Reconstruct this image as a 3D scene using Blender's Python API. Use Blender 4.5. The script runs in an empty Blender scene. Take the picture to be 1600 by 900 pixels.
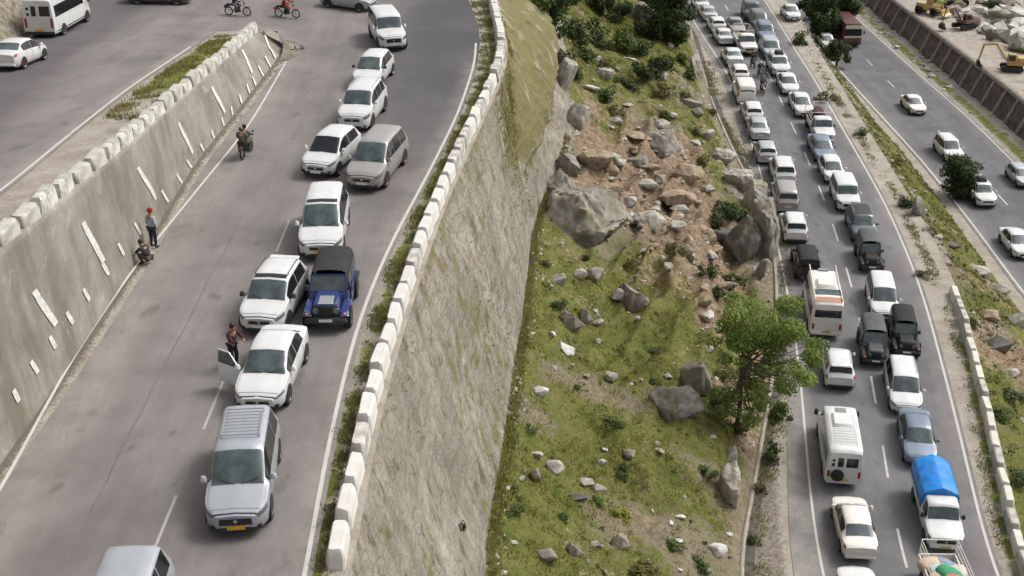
import bpy, bmesh, math, random
import numpy as np
from mathutils import Vector, Matrix
R = math.radians
S = bpy.context.scene
COL = S.collection
random.seed(7)
rng = np.random.default_rng(7)

# ------------------------------------------------------------------ camera, sky, sun
F, PITCH, CZ = 2000.0, R(25.5), 21.9
cam_d = bpy.data.cameras.new('camera'); cam = bpy.data.objects.new('camera', cam_d); COL.objects.link(cam)
cam_d.sensor_width = 36; cam_d.lens = 36*F/1600; cam_d.clip_end = 5000; cam_d.clip_start = .5
cam.location = (0, 0, CZ); cam.rotation_euler = (math.pi/2-PITCH, 0, 0)
S.camera = cam
SUN_EL, SUN_AZ = R(52), R(68)          # azimuth measured from +Y towards +X
w = bpy.data.worlds.new('World'); S.world = w; w.use_nodes = True
nt = w.node_tree; bg = nt.nodes['Background']
sky = nt.nodes.new('ShaderNodeTexSky'); sky.sky_type = 'NISHITA'; sky.sun_disc = False
sky.sun_elevation = SUN_EL; sky.sun_rotation = SUN_AZ; sky.air_density = 1.0; sky.dust_density = 6.0; sky.ozone_density = .6
hs = nt.nodes.new('ShaderNodeHueSaturation'); hs.inputs['Saturation'].default_value = .22
nt.links.new(sky.outputs[0], hs.inputs['Color']); nt.links.new(hs.outputs[0], bg.inputs[0]); bg.inputs[1].default_value = .15
sd = bpy.data.lights.new('sun', 'SUN'); so = bpy.data.objects.new('sun', sd); COL.objects.link(so)
sd.energy = 1.25; sd.angle = R(16); sd.color = (1, .96, .9)
sdir = Vector((math.sin(SUN_AZ)*math.cos(SUN_EL), math.cos(SUN_AZ)*math.cos(SUN_EL), math.sin(SUN_EL)))
so.rotation_euler = sdir.to_track_quat('Z', 'Y').to_euler(); so.location = (60, 60, 80)
S.view_settings.view_transform = 'Standard'; S.view_settings.look = 'None'
S.view_settings.gamma = 1; S.view_settings.exposure = .30; S.view_settings.use_curve_mapping = False

# ------------------------------------------------------------------ numeric helpers
def _h(ix, iy, s):
    n = (ix.astype(np.int64)*374761393 + iy.astype(np.int64)*668265263 + s*1442695041) & 0x7fffffff
    n = ((n ^ (n >> 13))*1274126177) & 0x7fffffff
    return ((n ^ (n >> 16)) & 0xffff)/65535.0
def vnoise(x, y, s=0):
    x = np.asarray(x, float); y = np.asarray(y, float)
    ix = np.floor(x).astype(np.int64); iy = np.floor(y).astype(np.int64); fx = x-ix; fy = y-iy
    fx = fx*fx*(3-2*fx); fy = fy*fy*(3-2*fy)
    a = _h(ix, iy, s); b = _h(ix+1, iy, s); c = _h(ix, iy+1, s); d = _h(ix+1, iy+1, s)
    return (a*(1-fx)+b*fx)*(1-fy)+(c*(1-fx)+d*fx)*fy - .5
def fbm(x, y, s=0, o=4):
    t = 0; a = 1
    for k in range(o):
        t = t + a*vnoise(np.asarray(x)*2**k+k*17.3, np.asarray(y)*2**k-k*9.1, s+k); a *= .5
    return t
cP, sP = math.cos(PITCH), math.sin(PITCH)
def ray(px, py, h):                                    # point seen at photo pixel px,py lying h below the camera
    z = h/(sP+(py-450)/F*cP)
    return np.array([(px-800)/F*z, z*(cP-(py-450)/F*sP), CZ-h])
def project(x, y, z):
    d = y*cP+(CZ-z)*sP
    return 800+F*x/d, 450+F*((CZ-z)*cP-y*sP)/d
def curve(pts, h):
    o = []
    for p in pts:
        hh = p[2] if len(p) > 2 else h
        if callable(hh):
            v = 20.
            for _ in range(60):
                q = ray(p[0], p[1], v); v = .5*v+.5*hh(q[0], q[1])
            q = ray(p[0], p[1], v)
        else: q = ray(p[0], p[1], hh)
        o.append((q[1], q[0]))
    o.sort(); return np.array([a for a, b in o]), np.array([b for a, b in o])
YG = np.arange(0, 420, .5)
def edge(pts, h, ext=None, sm=5):
    ys, xs = curve(pts, h)
    g = np.interp(YG, ys, xs)
    if sm:
        k = np.exp(-.5*(np.arange(-3*sm, 3*sm+1)/sm)**2); k /= k.sum()
        g = np.convolve(np.pad(g, 3*sm, mode='edge'), k, mode='valid')
    return lambda y: np.interp(y, YG, g)
TIPX, TIPY = -14.9, 82.0
def e_up(x, y):                                        # height of the upper carriageway, which climbs round the hairpin
    x = np.asarray(x, float); y = np.asarray(y, float)
    phi = np.arctan2(np.maximum(y-TIPY, 0), x-TIPX)/math.pi
    phi = np.clip(phi, 0, 1); phi = phi*phi*(3-2*phi)
    south = 1.2+.095*(TIPY-y)
    return np.where(y >= TIPY, 1.2*phi, np.where(x < TIPX, south, 0.))
zR = lambda y: -17.1+(np.clip(y, 0, 125)-52)*.041
ZF = -20.1
hR = lambda x, y: CZ-zR(y)
hU = lambda x, y: CZ-(1.2+.095*(TIPY-y))
# the edges that run along the valley, each X as a function of Y
W1B = edge([(440,85),(300,262),(200,432),(100,585),(0,725)], CZ, sm=3)
W1T = edge([(8,388),(45,357),(105,306),(185,243),(255,180),(330,115),(402,52)], hU, sm=2)
ULL = edge([(0,300),(100,217),(200,138),(300,72),(330,52)], hU)
EL = edge([(478,900),(500,760),(525,640),(560,500),(610,380),(665,280),(715,180),(742,100),(745,50),(735,20),(722,0)], CZ)
EP = edge([(520,895),(533,840),(563,700),(583,605),(612,515),(636,445),(660,372),(700,275),(742,188),(775,120),(785,80),(778,40),(768,0)], CZ-.1)
EW = edge([(762,900),(766,820),(792,690),(802,600),(818,500),(828,400),(843,320),(872,262,32.),(888,190,30.5),(895,140,28.5)], 32.4, sm=4)
zW = lambda y: -10.5+np.clip((np.asarray(y, float)-88)/14, 0, 1)*4.5
EH = edge([(1150,900),(1178,760),(1192,680),(1212,560),(1214,470),(1210,400),(1196,340),(1165,275),(1135,215),(1108,150),(1085,70),(1070,20)], hR)
ER0 = edge([(1280,900),(1262,740),(1256,640),(1240,500),(1218,400),(1205,330),(1180,240),(1140,120),(1075,20)], hR, sm=8)
ER1 = edge([(1550,900),(1510,720),(1480,600),(1440,450),(1385,320),(1310,190),(1250,90),(1195,0)], hR, sm=8)
EPR = edge([(1592,900),(1560,745),(1520,570),(1490,462),(1425,330),(1345,200),(1290,110),(1230,10)], hR, sm=6)
EF0 = edge([(1600,460),(1520,350),(1440,250),(1330,130),(1290,85)], CZ-ZF, sm=8)
EF1 = edge([(1600,270),(1520,190),(1440,120),(1340,30)], CZ-ZF, sm=8)
EB = lambda y: EF1(y)+2.9
HW3 = lambda y: 3.1+0*y
ET = lambda y: EB(y)+1.1
BANK = lambda y: -28.5-np.clip((np.asarray(y, float)-58)/18, 0, 1)*2.2

def hill(x, y):
    x = np.asarray(x, float); y = np.asarray(y, float)
    a, b = EW(y), EH(y); t = np.clip((x-a)/np.maximum(b-a, .5), 0, 1)
    z0, z1 = zW(y), zR(y)
    prof = t+.10*np.sin(t*math.pi*2)
    z = z0+(z1-z0)*prof
    m = np.sin(np.clip(t, 0, 1)*math.pi)**.6
    z = z + m*(.9*fbm(x*.16, y*.16, 3, 4)+.35*fbm(x*.9, y*.9, 9, 3)+.12*np.abs(fbm(x*2.6, y*2.6, 5, 2)))
    sc_ = np.exp(-(((x-(10.5+.05*(y-80)))/5.2)**2+((y-84)/17.)**2)); q = x*.9-y*.42+.9*vnoise(x*.4, y*.4, 12); led = np.abs((q*.55+.6*vnoise(y*.3, x*.2, 13)) % 1-.5)*2
    z = z+m*(sc_+.25)*(.8*led**2+.45*np.abs(fbm(x*.9, y*.9, 14, 3)))
    # gully below the outcrop at the bend
    z = z - 1.6*np.exp(-(((x-15.2)/1.5)**2+((y-80)/7.)**2))
    return z
def slope_s(x, y):
    x = np.asarray(x, float); y = np.asarray(y, float)
    a, b = EPR(y)+.5, EF0(y)-1.3; t = np.clip((x-a)/np.maximum(b-a, .5), 0, 1)
    z = (zR(y)-.05)*(1-t)+(ZF-.02)*t
    m = np.sin(t*math.pi)
    z = z+m*(.9*fbm(x*.3, y*.3, 33, 4)+.25*fbm(x*1.4, y*1.4, 35, 2))
    z = z-m*2.0*np.exp(-(((x-32.0)/2.6)**2+((y-66)/3.)**2))
    return z
def G(x, y):
    x = np.asarray(x, float); y = np.asarray(y, float)
    w1t, w1b, p, wb, eh, r1, f0, f1, b, t = W1T(y), W1B(y), EP(y)+.3, EW(y), EH(y), EPR(y)+.5, EF0(y)-1.3, EF1(y), EB(y), ET(y)
    z = e_up(x, y)
    z = np.where((x > w1t) & (x < w1b) & (y < TIPY), (w1b-x)/np.maximum(w1b-w1t, .1)*(1.2+.095*(TIPY-y)), z)
    z = np.where((x >= w1b) & (y < TIPY), 0, z)
    z = np.where(x > p, (x-p)/np.maximum(wb-p, .1)*zW(y), z)
    z = np.where(x > wb, hill(x, y), z)
    z = np.where(x > eh, zR(y), z)
    z = np.where(x > r1, slope_s(x, y), z)
    z = np.where(x > f0, ZF, z)
    z = np.where(x > b, ZF+(x-b)/1.1*HW3(y), z)
    z = np.where(x > t, ZF+HW3(y), z)
    return z
def at(px, py):                                        # the place on the ground that the photo shows at px,py
    zz = np.arange(15, 260, .25)
    X = (px-800)/F*zz; Y = zz*(cP-(py-450)/F*sP); Z = CZ-zz*(sP+(py-450)/F*cP)
    d = Z-G(X, Y); i = int(np.argmax(d < 0)) if (d < 0).any() else len(zz)-1
    lo, hi = zz[max(i-1, 0)], zz[i]
    for _ in range(20):
        m = .5*(lo+hi); X = (px-800)/F*m; Y = m*(cP-(py-450)/F*sP); Z = CZ-m*(sP+(py-450)/F*cP)
        if Z-float(G(X, Y)) < 0: hi = m
        else: lo = m
    return Vector((X, Y, float(G(X, Y))))

# ------------------------------------------------------------------ object helpers
def tag(o, label=None, cat=None, group=None, kind=None):
    if label: o['label'] = label
    if cat: o['category'] = cat
    if group: o['group'] = group
    if kind: o['kind'] = kind
    return o
def link(name, me, mat=None, parent=None):
    o = bpy.data.objects.new(name, me); COL.objects.link(o)
    if mat is not None and not me.materials: me.materials.append(mat)
    if parent: o.parent = parent
    return o
def empty(name, loc=(0, 0, 0), rz=0):
    o = bpy.data.objects.new(name, None); COL.objects.link(o); o.location = loc; o.rotation_euler = (0, 0, rz)
    o.empty_display_size = .2
    return o
def mesh(name, V, Fc, mat=None, parent=None, smooth=None):
    me = bpy.data.meshes.new(name); me.from_pydata([tuple(v) for v in V], [], Fc); me.update()
    if smooth is not None:
        me.polygons.foreach_set('use_smooth', [True]*len(me.polygons))
        if smooth < 180: me.set_sharp_from_angle(angle=R(smooth))
    return link(name, me, mat, parent)
class MB:
    def __init__(s): s.v = []; s.f = []
    def add(s, V, Fc, M=None):
        n = len(s.v); s.v += [tuple(M @ Vector(v)) if M else tuple(v) for v in V]; s.f += [tuple(i+n for i in f) for f in Fc]
        return s
    def box(s, x0, x1, y0, y1, z0, z1, M=None, tx=0, ty=0, bev=.0):
        # optional taper of the top (tx, ty) and chamfered vertical + top edges
        if bev <= 0:
            V = [(x0,y0,z0),(x1,y0,z0),(x1,y1,z0),(x0,y1,z0),(x0+tx,y0+ty,z1),(x1-tx,y0+ty,z1),(x1-tx,y1-ty,z1),(x0+tx,y1-ty,z1)]
            return s.add(V, [(3,2,1,0),(4,5,6,7),(0,1,5,4),(1,2,6,5),(2,3,7,6),(3,0,4,7)], M)
        b = min(bev, (x1-x0)*.45, (y1-y0)*.45, (z1-z0)*.45)
        def ringp(ix, iy, z, k):
            a0, a1, b0, b1 = x0+ix, x1-ix, y0+iy, y1-iy
            return [(a0+k,b0,z),(a1-k,b0,z),(a1,b0+k,z),(a1,b1-k,z),(a1-k,b1,z),(a0+k,b1,z),(a0,b1-k,z),(a0,b0+k,z)]
        rs = [ringp(0, 0, z0, b), ringp(tx*.9, ty*.9, z1-b, b), ringp(tx+b*.7, ty+b*.7, z1, b*.6)]
        V = [p for r in rs for p in r]
        Fc = [tuple(range(7, -1, -1)), tuple(range(16, 24))]
        for k in range(2):
            for i in range(8): j = (i+1) % 8; Fc.append((k*8+i, k*8+j, k*8+8+j, k*8+8+i))
        return s.add(V, Fc, M)
    def cyl(s, a, b, r0, r1=None, n=12, cap=True):
        a, b = Vector(a), Vector(b); r1 = r0 if r1 is None else r1
        d = (b-a); q = d.to_track_quat('Z', 'Y'); V = []
        for p, r in ((a, r0), (b, r1)):
            for i in range(n): t = 2*math.pi*i/n; V.append(p+q @ Vector((math.cos(t)*r, math.sin(t)*r, 0)))
        Fc = [(i, (i+1) % n, n+(i+1) % n, n+i) for i in range(n)]
        if cap: Fc += [tuple(range(n-1, -1, -1)), tuple(range(n, 2*n))]
        return s.add(V, Fc)
    def tube(s, pts, r, n=6):
        for a, b in zip(pts, pts[1:]): s.cyl(a, b, r, n=n)
        return s
    def lathe(s, prof, c, axis='y', n=20):
        V = []; m = len(prof)
        for (rr, hh) in prof:
            for i in range(n):
                t = 2*math.pi*i/n
                V.append((c[0]+math.cos(t)*rr, c[1]+hh, c[2]+math.sin(t)*rr) if axis == 'y' else (c[0]+math.cos(t)*rr, c[1]+math.sin(t)*rr, c[2]+hh))
        Fc = [(k*n+i, k*n+(i+1) % n, (k+1)*n+(i+1) % n, (k+1)*n+i) for k in range(m-1) for i in range(n)]
        return s.add(V, Fc)
    def build(s, name, mat=None, parent=None, smooth=None):
        return mesh(name, s.v, s.f, mat, parent, smooth)
def copy_tree(o, parent=None):
    c = o.copy(); COL.objects.link(c)
    if parent: c.parent = parent
    for ch in o.children: copy_tree(ch, c)
    return c

# ------------------------------------------------------------------ materials
MC = {}
def mat(name, col, rough=.6, metal=0., coat=0., var=.0, scale=4., bump=0., dark=None, spec=.5, emit=None):
    k = name
    if k in MC: return MC[k]
    m = bpy.data.materials.new(name); m.use_nodes = True; t = m.node_tree; b = t.nodes['Principled BSDF']
    b.inputs['Roughness'].default_value = rough; b.inputs['Metallic'].default_value = metal
    b.inputs['Coat Weight'].default_value = coat; b.inputs['Coat Roughness'].default_value = .08
    b.inputs['Specular IOR Level'].default_value = spec
    tc = t.nodes.new('ShaderNodeTexCoord'); nz = t.nodes.new('ShaderNodeTexNoise')
    nz.inputs['Scale'].default_value = scale; nz.inputs['Detail'].default_value = 5; nz.inputs['Roughness'].default_value = .6
    t.links.new(tc.outputs['Object'], nz.inputs['Vector'])
    mx = t.nodes.new('ShaderNodeMix'); mx.data_type = 'RGBA'
    d = dark if dark else tuple(c*(1-var) for c in col)
    mx.inputs[6].default_value = (*d, 1); mx.inputs[7].default_value = (*col, 1)
    mr = t.nodes.new('ShaderNodeMapRange'); mr.inputs[1].default_value = .35; mr.inputs[2].default_value = .62
    t.links.new(nz.outputs[0], mr.inputs[0]); t.links.new(mr.outputs[0], mx.inputs[0]); t.links.new(mx.outputs[2], b.inputs['Base Color'])
    if bump:
        bp = t.nodes.new('ShaderNodeBump'); bp.inputs['Strength'].default_value = bump; bp.inputs['Distance'].default_value = .05
        t.links.new(nz.outputs[0], bp.inputs['Height']); t.links.new(bp.outputs[0], b.inputs['Normal'])
    MC[k] = m; return m
PAINTS = {'white': (.60, .605, .60), 'silver': (.42, .43, .45), 'pale_silver': (.37, .39, .42), 'grey': (.30, .29, .28), 'taupe': (.33, .315, .30),
          'blue_grey': (.14, .18, .25), 'blue': (.012, .035, .17), 'black': (.018, .018, .02), 'charcoal': (.075, .078, .082), 'teal': (.05, .08, .09),
          'maroon': (.14, .015, .015), 'yellow': (.42, .26, .06), 'lime': (.42, .44, .10), 'rust': (.16, .09, .06), 'cream': (.62, .58, .46), 'ivory': (.70, .67, .62), 'red': (.35, .02, .03)}
def paint(n):
    p = PAINTS[n]; met = .5 if n in ('silver', 'pale_silver', 'grey', 'taupe', 'blue_grey') else 0
    return mat('paint_'+n, p, .38, met*.6, .55, var=.10, scale=1.3, dark=tuple(.86*c+.02*q for c, q in zip(p, (1, .85, .65))))
GLASS = mat('car_glass', (.085, .115, .12), .10, 0, 0, var=.65, scale=1.1, spec=.9)
GLASSD = mat('tinted_glass', (.012, .013, .015), .12, 0, 0, spec=.5)
BLK = mat('black_plastic', (.02, .02, .021), .55, var=.3)
TYRE = mat('rubber', (.022, .021, .02), .8, var=.3)
RIM = mat('alloy', (.45, .45, .46), .35, .7, var=.2)
LAMP = mat('lamp_glass', (.15, .165, .18), .12, .3, spec=.8)
SEAM = mat('panel_gap', (.20, .20, .20), .8)
TAIL = mat('tail_lamp', (.30, .012, .012), .2)
AMB = mat('amber_lamp', (.55, .18, .02), .25)
PLW = mat('plate_white', (.65, .65, .62), .5); PLY = mat('plate_yellow', (.62, .36, .03), .5)
CHR = mat('chrome', (.55, .55, .55), .2, .9)

def node_terrain(name, kind):
    m = bpy.data.materials.new(name); m.use_nodes = True; t = m.node_tree; N = t.nodes; Lk = t.links
    b = N['Principled BSDF']; b.inputs['Roughness'].default_value = .92; b.inputs['Specular IOR Level'].default_value = .2
    tc = N.new('ShaderNodeTexCoord')
    def noise(scale, det=6, rough=.62, vec=None, dist=0., mp=None):
        n = N.new('ShaderNodeTexNoise'); n.inputs['Scale'].default_value = scale; n.inputs['Detail'].default_value = det
        n.inputs['Roughness'].default_value = rough; n.inputs['Distortion'].default_value = dist
        if mp:
            g = N.new('ShaderNodeMapping'); g.inputs['Scale'].default_value = mp[0]; g.inputs['Rotation'].default_value = mp[1]
            Lk.new(tc.outputs['Object'], g.inputs[0]); Lk.new(g.outputs[0], n.inputs['Vector'])
        else: Lk.new(tc.outputs['Object'], n.inputs['Vector'])
        return n.outputs[0]
    def ramp(s, stops):
        r = N.new('ShaderNodeValToRGB'); e = r.color_ramp.elements
        while len(e) < len(stops): e.new(.5)
        for i, (p, c) in enumerate(stops): e[i].position = p; e[i].color = (*c, 1) if len(c) == 3 else c
        Lk.new(s, r.inputs[0]); return r.outputs[0]
    def mix(f, a, c, typ='MIX'):
        x = N.new('ShaderNodeMix'); x.data_type = 'RGBA'; x.blend_type = typ
        for i, v in ((0, f), (6, a), (7, c)):
            if isinstance(v, (int, float)): x.inputs[i].default_value = v
            elif isinstance(v, tuple): x.inputs[i].default_value = (*v, 1)
            else: Lk.new(v, x.inputs[i])
        return x.outputs[2]
    def mrange(s, a, c, o0=0., o1=1.):
        r = N.new('ShaderNodeMapRange'); r.inputs[1].default_value = a; r.inputs[2].default_value = c; r.inputs[3].default_value = o0; r.inputs[4].default_value = o1
        Lk.new(s, r.inputs[0]); return r.outputs[0]
    def math_(op, a, c):
        x = N.new('ShaderNodeMath'); x.operation = op
        for i, v in ((0, a), (1, c)):
            if isinstance(v, (int, float)): x.inputs[i].default_value = v
            else: Lk.new(v, x.inputs[i])
        return x.outputs[0]
    def bump(h, st, dist=.08):
        p = N.new('ShaderNodeBump'); p.inputs['Strength'].default_value = st; p.inputs['Distance'].default_value = dist
        Lk.new(h, p.inputs['Height']); Lk.new(p.outputs[0], b.inputs['Normal'])
    at_ = N.new('ShaderNodeAttribute'); at_.attribute_name = 'zone'; sp = N.new('ShaderNodeSeparateColor'); Lk.new(at_.outputs['Color'], sp.inputs[0])
    zr, zg, zb = sp.outputs[0], sp.outputs[1], sp.outputs[2]
    if kind == 'hill':
        n1, n2, n3 = noise(.55, 8, .7), noise(2.6, 6, .7), noise(9, 4, .7)
        grass = ramp(n1, [(.30, (.075, .088, .024)), (.43, (.145, .145, .038)), (.55, (.215, .195, .062)), (.66, (.25, .195, .10)), (.82, (.30, .25, .165))])
        grass = mix(mrange(n2, .35, .7), grass, (.10, .135, .02), 'MIX'); grass = mix(mrange(n3, .3, .75, 0, .55), grass, (.05, .06, .015))
        soil = ramp(n2, [(.3, (.12, .075, .045)), (.5, (.245, .175, .115)), (.7, (.36, .285, .20))])
        rock = ramp(n2, [(.3, (.13, .12, .10)), (.5, (.27, .245, .21)), (.7, (.38, .35, .30))])
        dirt = ramp(n2, [(.3, (.13, .105, .065)), (.5, (.215, .18, .12)), (.72, (.31, .27, .205))])
        nn = math_('MULTIPLY', math_('SUBTRACT', n2, .5), 1.7)
        c = mix(mrange(math_('ADD', zr, nn), .42, .58), dirt, grass)
        c = mix(mrange(math_('ADD', zg, nn), .42, .6), c, soil)
        c = mix(mrange(math_('ADD', zb, nn), .42, .58), c, rock)
        Lk.new(c, b.inputs['Base Color']); bump(math_('ADD', n2, math_('MULTIPLY', n3, .5)), .9, .22)
    elif kind == 'wall':
        # rubble masonry slumped in long diagonal streaks
        n1, n2 = noise(.5, 7, .7), noise(5, 6, .7)
        st = noise(1.0, 7, .66, dist=.6, mp=((.55, .22, 1.5), (R(18), R(22), R(8))))
        st2 = noise(2.1, 6, .65, dist=.3, mp=((.9, .5, 1.2), (R(-20), R(-30), R(-6))))
        c = ramp(n2, [(.25, (.25, .225, .185)), (.5, (.345, .315, .265)), (.75, (.42, .385, .33))])
        big = noise(.28, 5, .6); c = mix(mrange(big, .42, .60, .7, 0.), c, (.225, .205, .17)); vs = noise(1., 6, .65, mp=((.7, .9, .10), (0, 0, 0))); c = mix(mrange(vs, .50, .62, 0, .6), c, (.19, .17, .14)); c = mix(mrange(st, .40, .50, .42, 0.), c, (.20, .175, .135)); c = mix(mrange(st2, .60, .70, 0, .35), c, (.43, .395, .34)); mot = noise(2.2, 5, .75); c = mix(mrange(mot, .56, .68, 0, .6), c, (.17, .145, .11))
        vr = N.new('ShaderNodeTexVoronoi'); vr.inputs['Scale'].default_value = 1.5; vr.feature = 'DISTANCE_TO_EDGE'
        g = N.new('ShaderNodeMapping'); g.inputs['Scale'].default_value = (1., .7, .9); Lk.new(tc.outputs['Object'], g.inputs[0])
        wv = mix(.22, g.outputs[0], noise(1.8, 3), 'ADD'); Lk.new(wv, vr.inputs['Vector'])
        c = mix(mrange(vr.outputs[0], 0, .07, .5, 0.), c, (.14, .115, .08))
        vg = noise(.9, 6, .72); c = mix(mrange(math_('ADD', zr, math_('MULTIPLY', math_('SUBTRACT', vg, .5), 2.6)), .40, .66, 0, .9), c, mix(mrange(n2, .4, .6), (.145, .15, .04), (.19, .15, .075)))
        hole = noise(1.5, 3, .55, dist=.3, mp=((1.2, 1.0, .45), (R(14), 0, 0)))
        c = mix(mrange(hole, .59, .68, 0, .75), c, (.11, .09, .065))
        pale = noise(.8, 4, .6, dist=.4, mp=((1., .8, .35), (R(-22), 0, 0))); c = mix(mrange(pale, .56, .7, 0, .5), c, (.50, .46, .40))
        Lk.new(c, b.inputs['Base Color']); bump(math_('ADD', math_('ADD', n2, math_('MULTIPLY', vr.outputs[0], .4)), math_('MULTIPLY', st, 1.5)), .7, .2)
    elif kind == 'wall_plaster':
        n1, n2, n3 = noise(.35, 7, .7), noise(3, 6, .72), noise(11, 3)
        c = ramp(n1, [(.3, (.165, .15, .125)), (.48, (.245, .23, .20)), (.65, (.31, .295, .265))])
        c = mix(mrange(n2, .48, .7, 0, .6), c, (.24, .21, .165)); c = mix(mrange(n3, .6, .75, 0, .12), c, (.42, .40, .37))
        st = noise(1., 6, .6, mp=((.6, .5, .12), (0, R(10), 0)))
        c = mix(mrange(st, .46, .60, 0, .75), c, (.15, .13, .10)); bl = noise(.9, 5, .7, dist=.8); c = mix(mrange(bl, .54, .66, 0, .65), c, (.19, .165, .12)); c = mix(mrange(bl, .40, .32, 0, .5), c, (.42, .40, .36))
        Lk.new(c, b.inputs['Base Color']); bump(n2, .35, .06)
    elif kind in ('asphalt_l', 'asphalt_r', 'asphalt_f'):
        base = {'asphalt_l': (.196, .178, .171), 'asphalt_r': (.158, .154, .158), 'asphalt_f': (.142, .139, .146)}[kind]
        dk = tuple(x*.62 for x in base); lt = tuple(min(1, x*1.22) for x in base)
        n1 = noise(.22, 5, .6); n2 = noise(30, 3, .7); n3 = noise(1., 5, .6, mp=((.9, .07, 1), (0, 0, R(-3))))
        c = ramp(n3, [(.3, tuple(x*.84 for x in base)), (.5, base), (.72, lt)])
        c = mix(mrange(n1, .46, .62, 0, .6), c, dk); pt = noise(.45, 4, .6, dist=.5, mp=((1., .45, 1), (0, 0, R(-6)))); c = mix(mrange(pt, .52, .60, 0, .30), c, dk); c = mix(mrange(pt, .46, .38, 0, .25), c, lt); c = mix(mrange(n2, .35, .65, 0, .22), c, dk)
        oil = noise(.9, 4, .55, mp=((1, .5, 1), (0, 0, 0))); c = mix(mrange(oil, .62, .70, 0, .5), c, tuple(x*.4 for x in base))
        if kind == 'asphalt_l': c = mix(math_('MULTIPLY', zr, mrange(n1, .2, .5, .75, 1.)), c, (.070, .068, .073))   # newer darker surfacing in the bend
        dust = mrange(noise(.6, 5, .7), .3, .7, .0, 1.); c = mix(math_('MULTIPLY', zg, dust), c, (.33, .30, .26))
        cr = noise(1.7, 5, .6, dist=1.2, mp=((.7, .18, 1), (0, 0, R(4))))
        crk = mrange(math_('ABSOLUTE', math_('SUBTRACT', cr, .5), 0.), 0, .006, .55, 0.); c = mix(crk, c, dk)
        Lk.new(c, b.inputs['Base Color']); b.inputs['Roughness'].default_value = .8; bump(n2, .25, .01)
    elif kind == 'dirt':
        n1, n2 = noise(.7, 6, .7), noise(5, 6, .75)
        c = ramp(n1, [(.3, (.24, .21, .17)), (.5, (.33, .295, .25)), (.7, (.41, .375, .325))])
        c = mix(mrange(n2, .52, .72, 0, .6), c, (.19, .16, .12))
        c = mix(mrange(math_('ADD', zr, math_('MULTIPLY', math_('SUBTRACT', n1, .5), 1.6)), .4, .6), c, mix(mrange(n2, .35, .65), (.16, .18, .04), (.10, .11, .03)))
        c = mix(mrange(math_('ADD', zb, math_('MULTIPLY', math_('SUBTRACT', n2, .5), .8)), .4, .6, 0, .85), c, (.12, .10, .075))
        Lk.new(c, b.inputs['Base Color']); bump(n2, .8, .1)
    elif kind == 'line':
        n2 = noise(7, 5, .7); n1 = noise(.8, 4)
        c = mix(mrange(n2, .55, .75, 0, .55), (.50, .48, .45) if name != 'faded_paint' else (.36, .335, .315), (.26, .24, .22)); c = mix(mrange(n1, .5, .7, 0, .4), c, (.33, .31, .29))
        Lk.new(c, b.inputs['Base Color'])
    elif kind == 'water':
        n2 = noise(.35, 7, .7, dist=1.); c = ramp(n2, [(.35, (.30, .34, .34)), (.55, (.55, .57, .57)), (.7, (.78, .78, .77))])
        Lk.new(c, b.inputs['Base Color']); b.inputs['Roughness'].default_value = .35; bump(n2, .8, .5)
    return m
M_HILL, M_WALL, M_PL = node_terrain('hillside', 'hill'), node_terrain('rubble_masonry', 'wall'), node_terrain('weathered_plaster', 'wall_plaster')
M_AL, M_AR, M_AF = node_terrain('asphalt_dusty', 'asphalt_l'), node_terrain('asphalt_grey', 'asphalt_r'), node_terrain('asphalt_lower', 'asphalt_f')
M_DIRT, M_LINE, M_FADED, M_WATER = node_terrain('dusty_ground', 'dirt'), node_terrain('road_paint', 'line'), node_terrain('faded_paint', 'line'), node_terrain('river_water', 'water')

def strip(name, ys, cols, n, material, disp=None, zone=None, parent=None, smooth=180, label=None):
    """loft along the valley; cols = [(xfun, zfun)], n = subdivisions of each interval"""
    ys = np.asarray(ys, float); P = []
    for k in range(len(cols)-1):
        xa, za = cols[k][0](ys)+0*ys, cols[k][1](ys)+0*ys; xb, zb = cols[k+1][0](ys)+0*ys, cols[k+1][1](ys)+0*ys
        for j in range(n[k]+(k == len(cols)-2)):
            t = j/n[k]; P.append((xa+(xb-xa)*t, za+(zb-za)*t, k+t))
    X = np.array([p[0] for p in P]).T; Z = np.array([p[1] for p in P]).T; T = np.array([p[2] for p in P])[None, :]+0*X; Y = ys[:, None]+0*X
    if disp: X, Y, Z = disp(X, Y, Z, T)
    r, c = X.shape; V = np.stack([X, Y, Z], -1).reshape(-1, 3)
    i = np.arange(r-1)[:, None]*c+np.arange(c-1)[None, :]
    Fc = np.stack([i, i+1, i+c+1, i+c], -1).reshape(-1, 4)
    me = bpy.data.meshes.new(name); me.vertices.add(len(V)); me.vertices.foreach_set('co', V.ravel())
    me.loops.add(Fc.size); me.loops.foreach_set('vertex_index', Fc.ravel().astype(np.int32))
    me.polygons.add(len(Fc)); me.polygons.foreach_set('loop_start', np.arange(0, Fc.size, 4, dtype=np.int32))
    me.polygons.foreach_set('use_smooth', np.ones(len(Fc), bool)); me.update(); me.validate()
    if zone:
        zc = zone(X, Y, Z, T); a = me.attributes.new('zone', 'FLOAT_COLOR', 'POINT')
        d = np.zeros((len(V), 4)); d[:, 3] = 1
        for q in range(3): d[:, q] = np.broadcast_to(zc[q], X.shape).ravel()
        a.data.foreach_set('color', d.ravel())
    return link(name, me, material, parent)
def blob(X, Y, px, py, rx, ry):                        # soft patch on the ground, centred on a place in the photo
    p = at(px, py); return np.exp(-(((X-p.x)/rx)**2+((Y-p.y)/ry)**2))
K = lambda v: (lambda y: np.asarray(y)*0+v)
STR = dict(kind='structure')
M_DARKW = mat('damp_masonry', (.115, .10, .09), .9, var=.55, scale=1.2, bump=.8)
Ys = np.concatenate([np.arange(6, 120, .3), np.arange(120, 230, 1.), np.arange(230, 400, 6.)])
def sub(a, b): return np.concatenate([[a], Ys[(Ys > a+.05) & (Ys < b-.05)], [b]])

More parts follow.
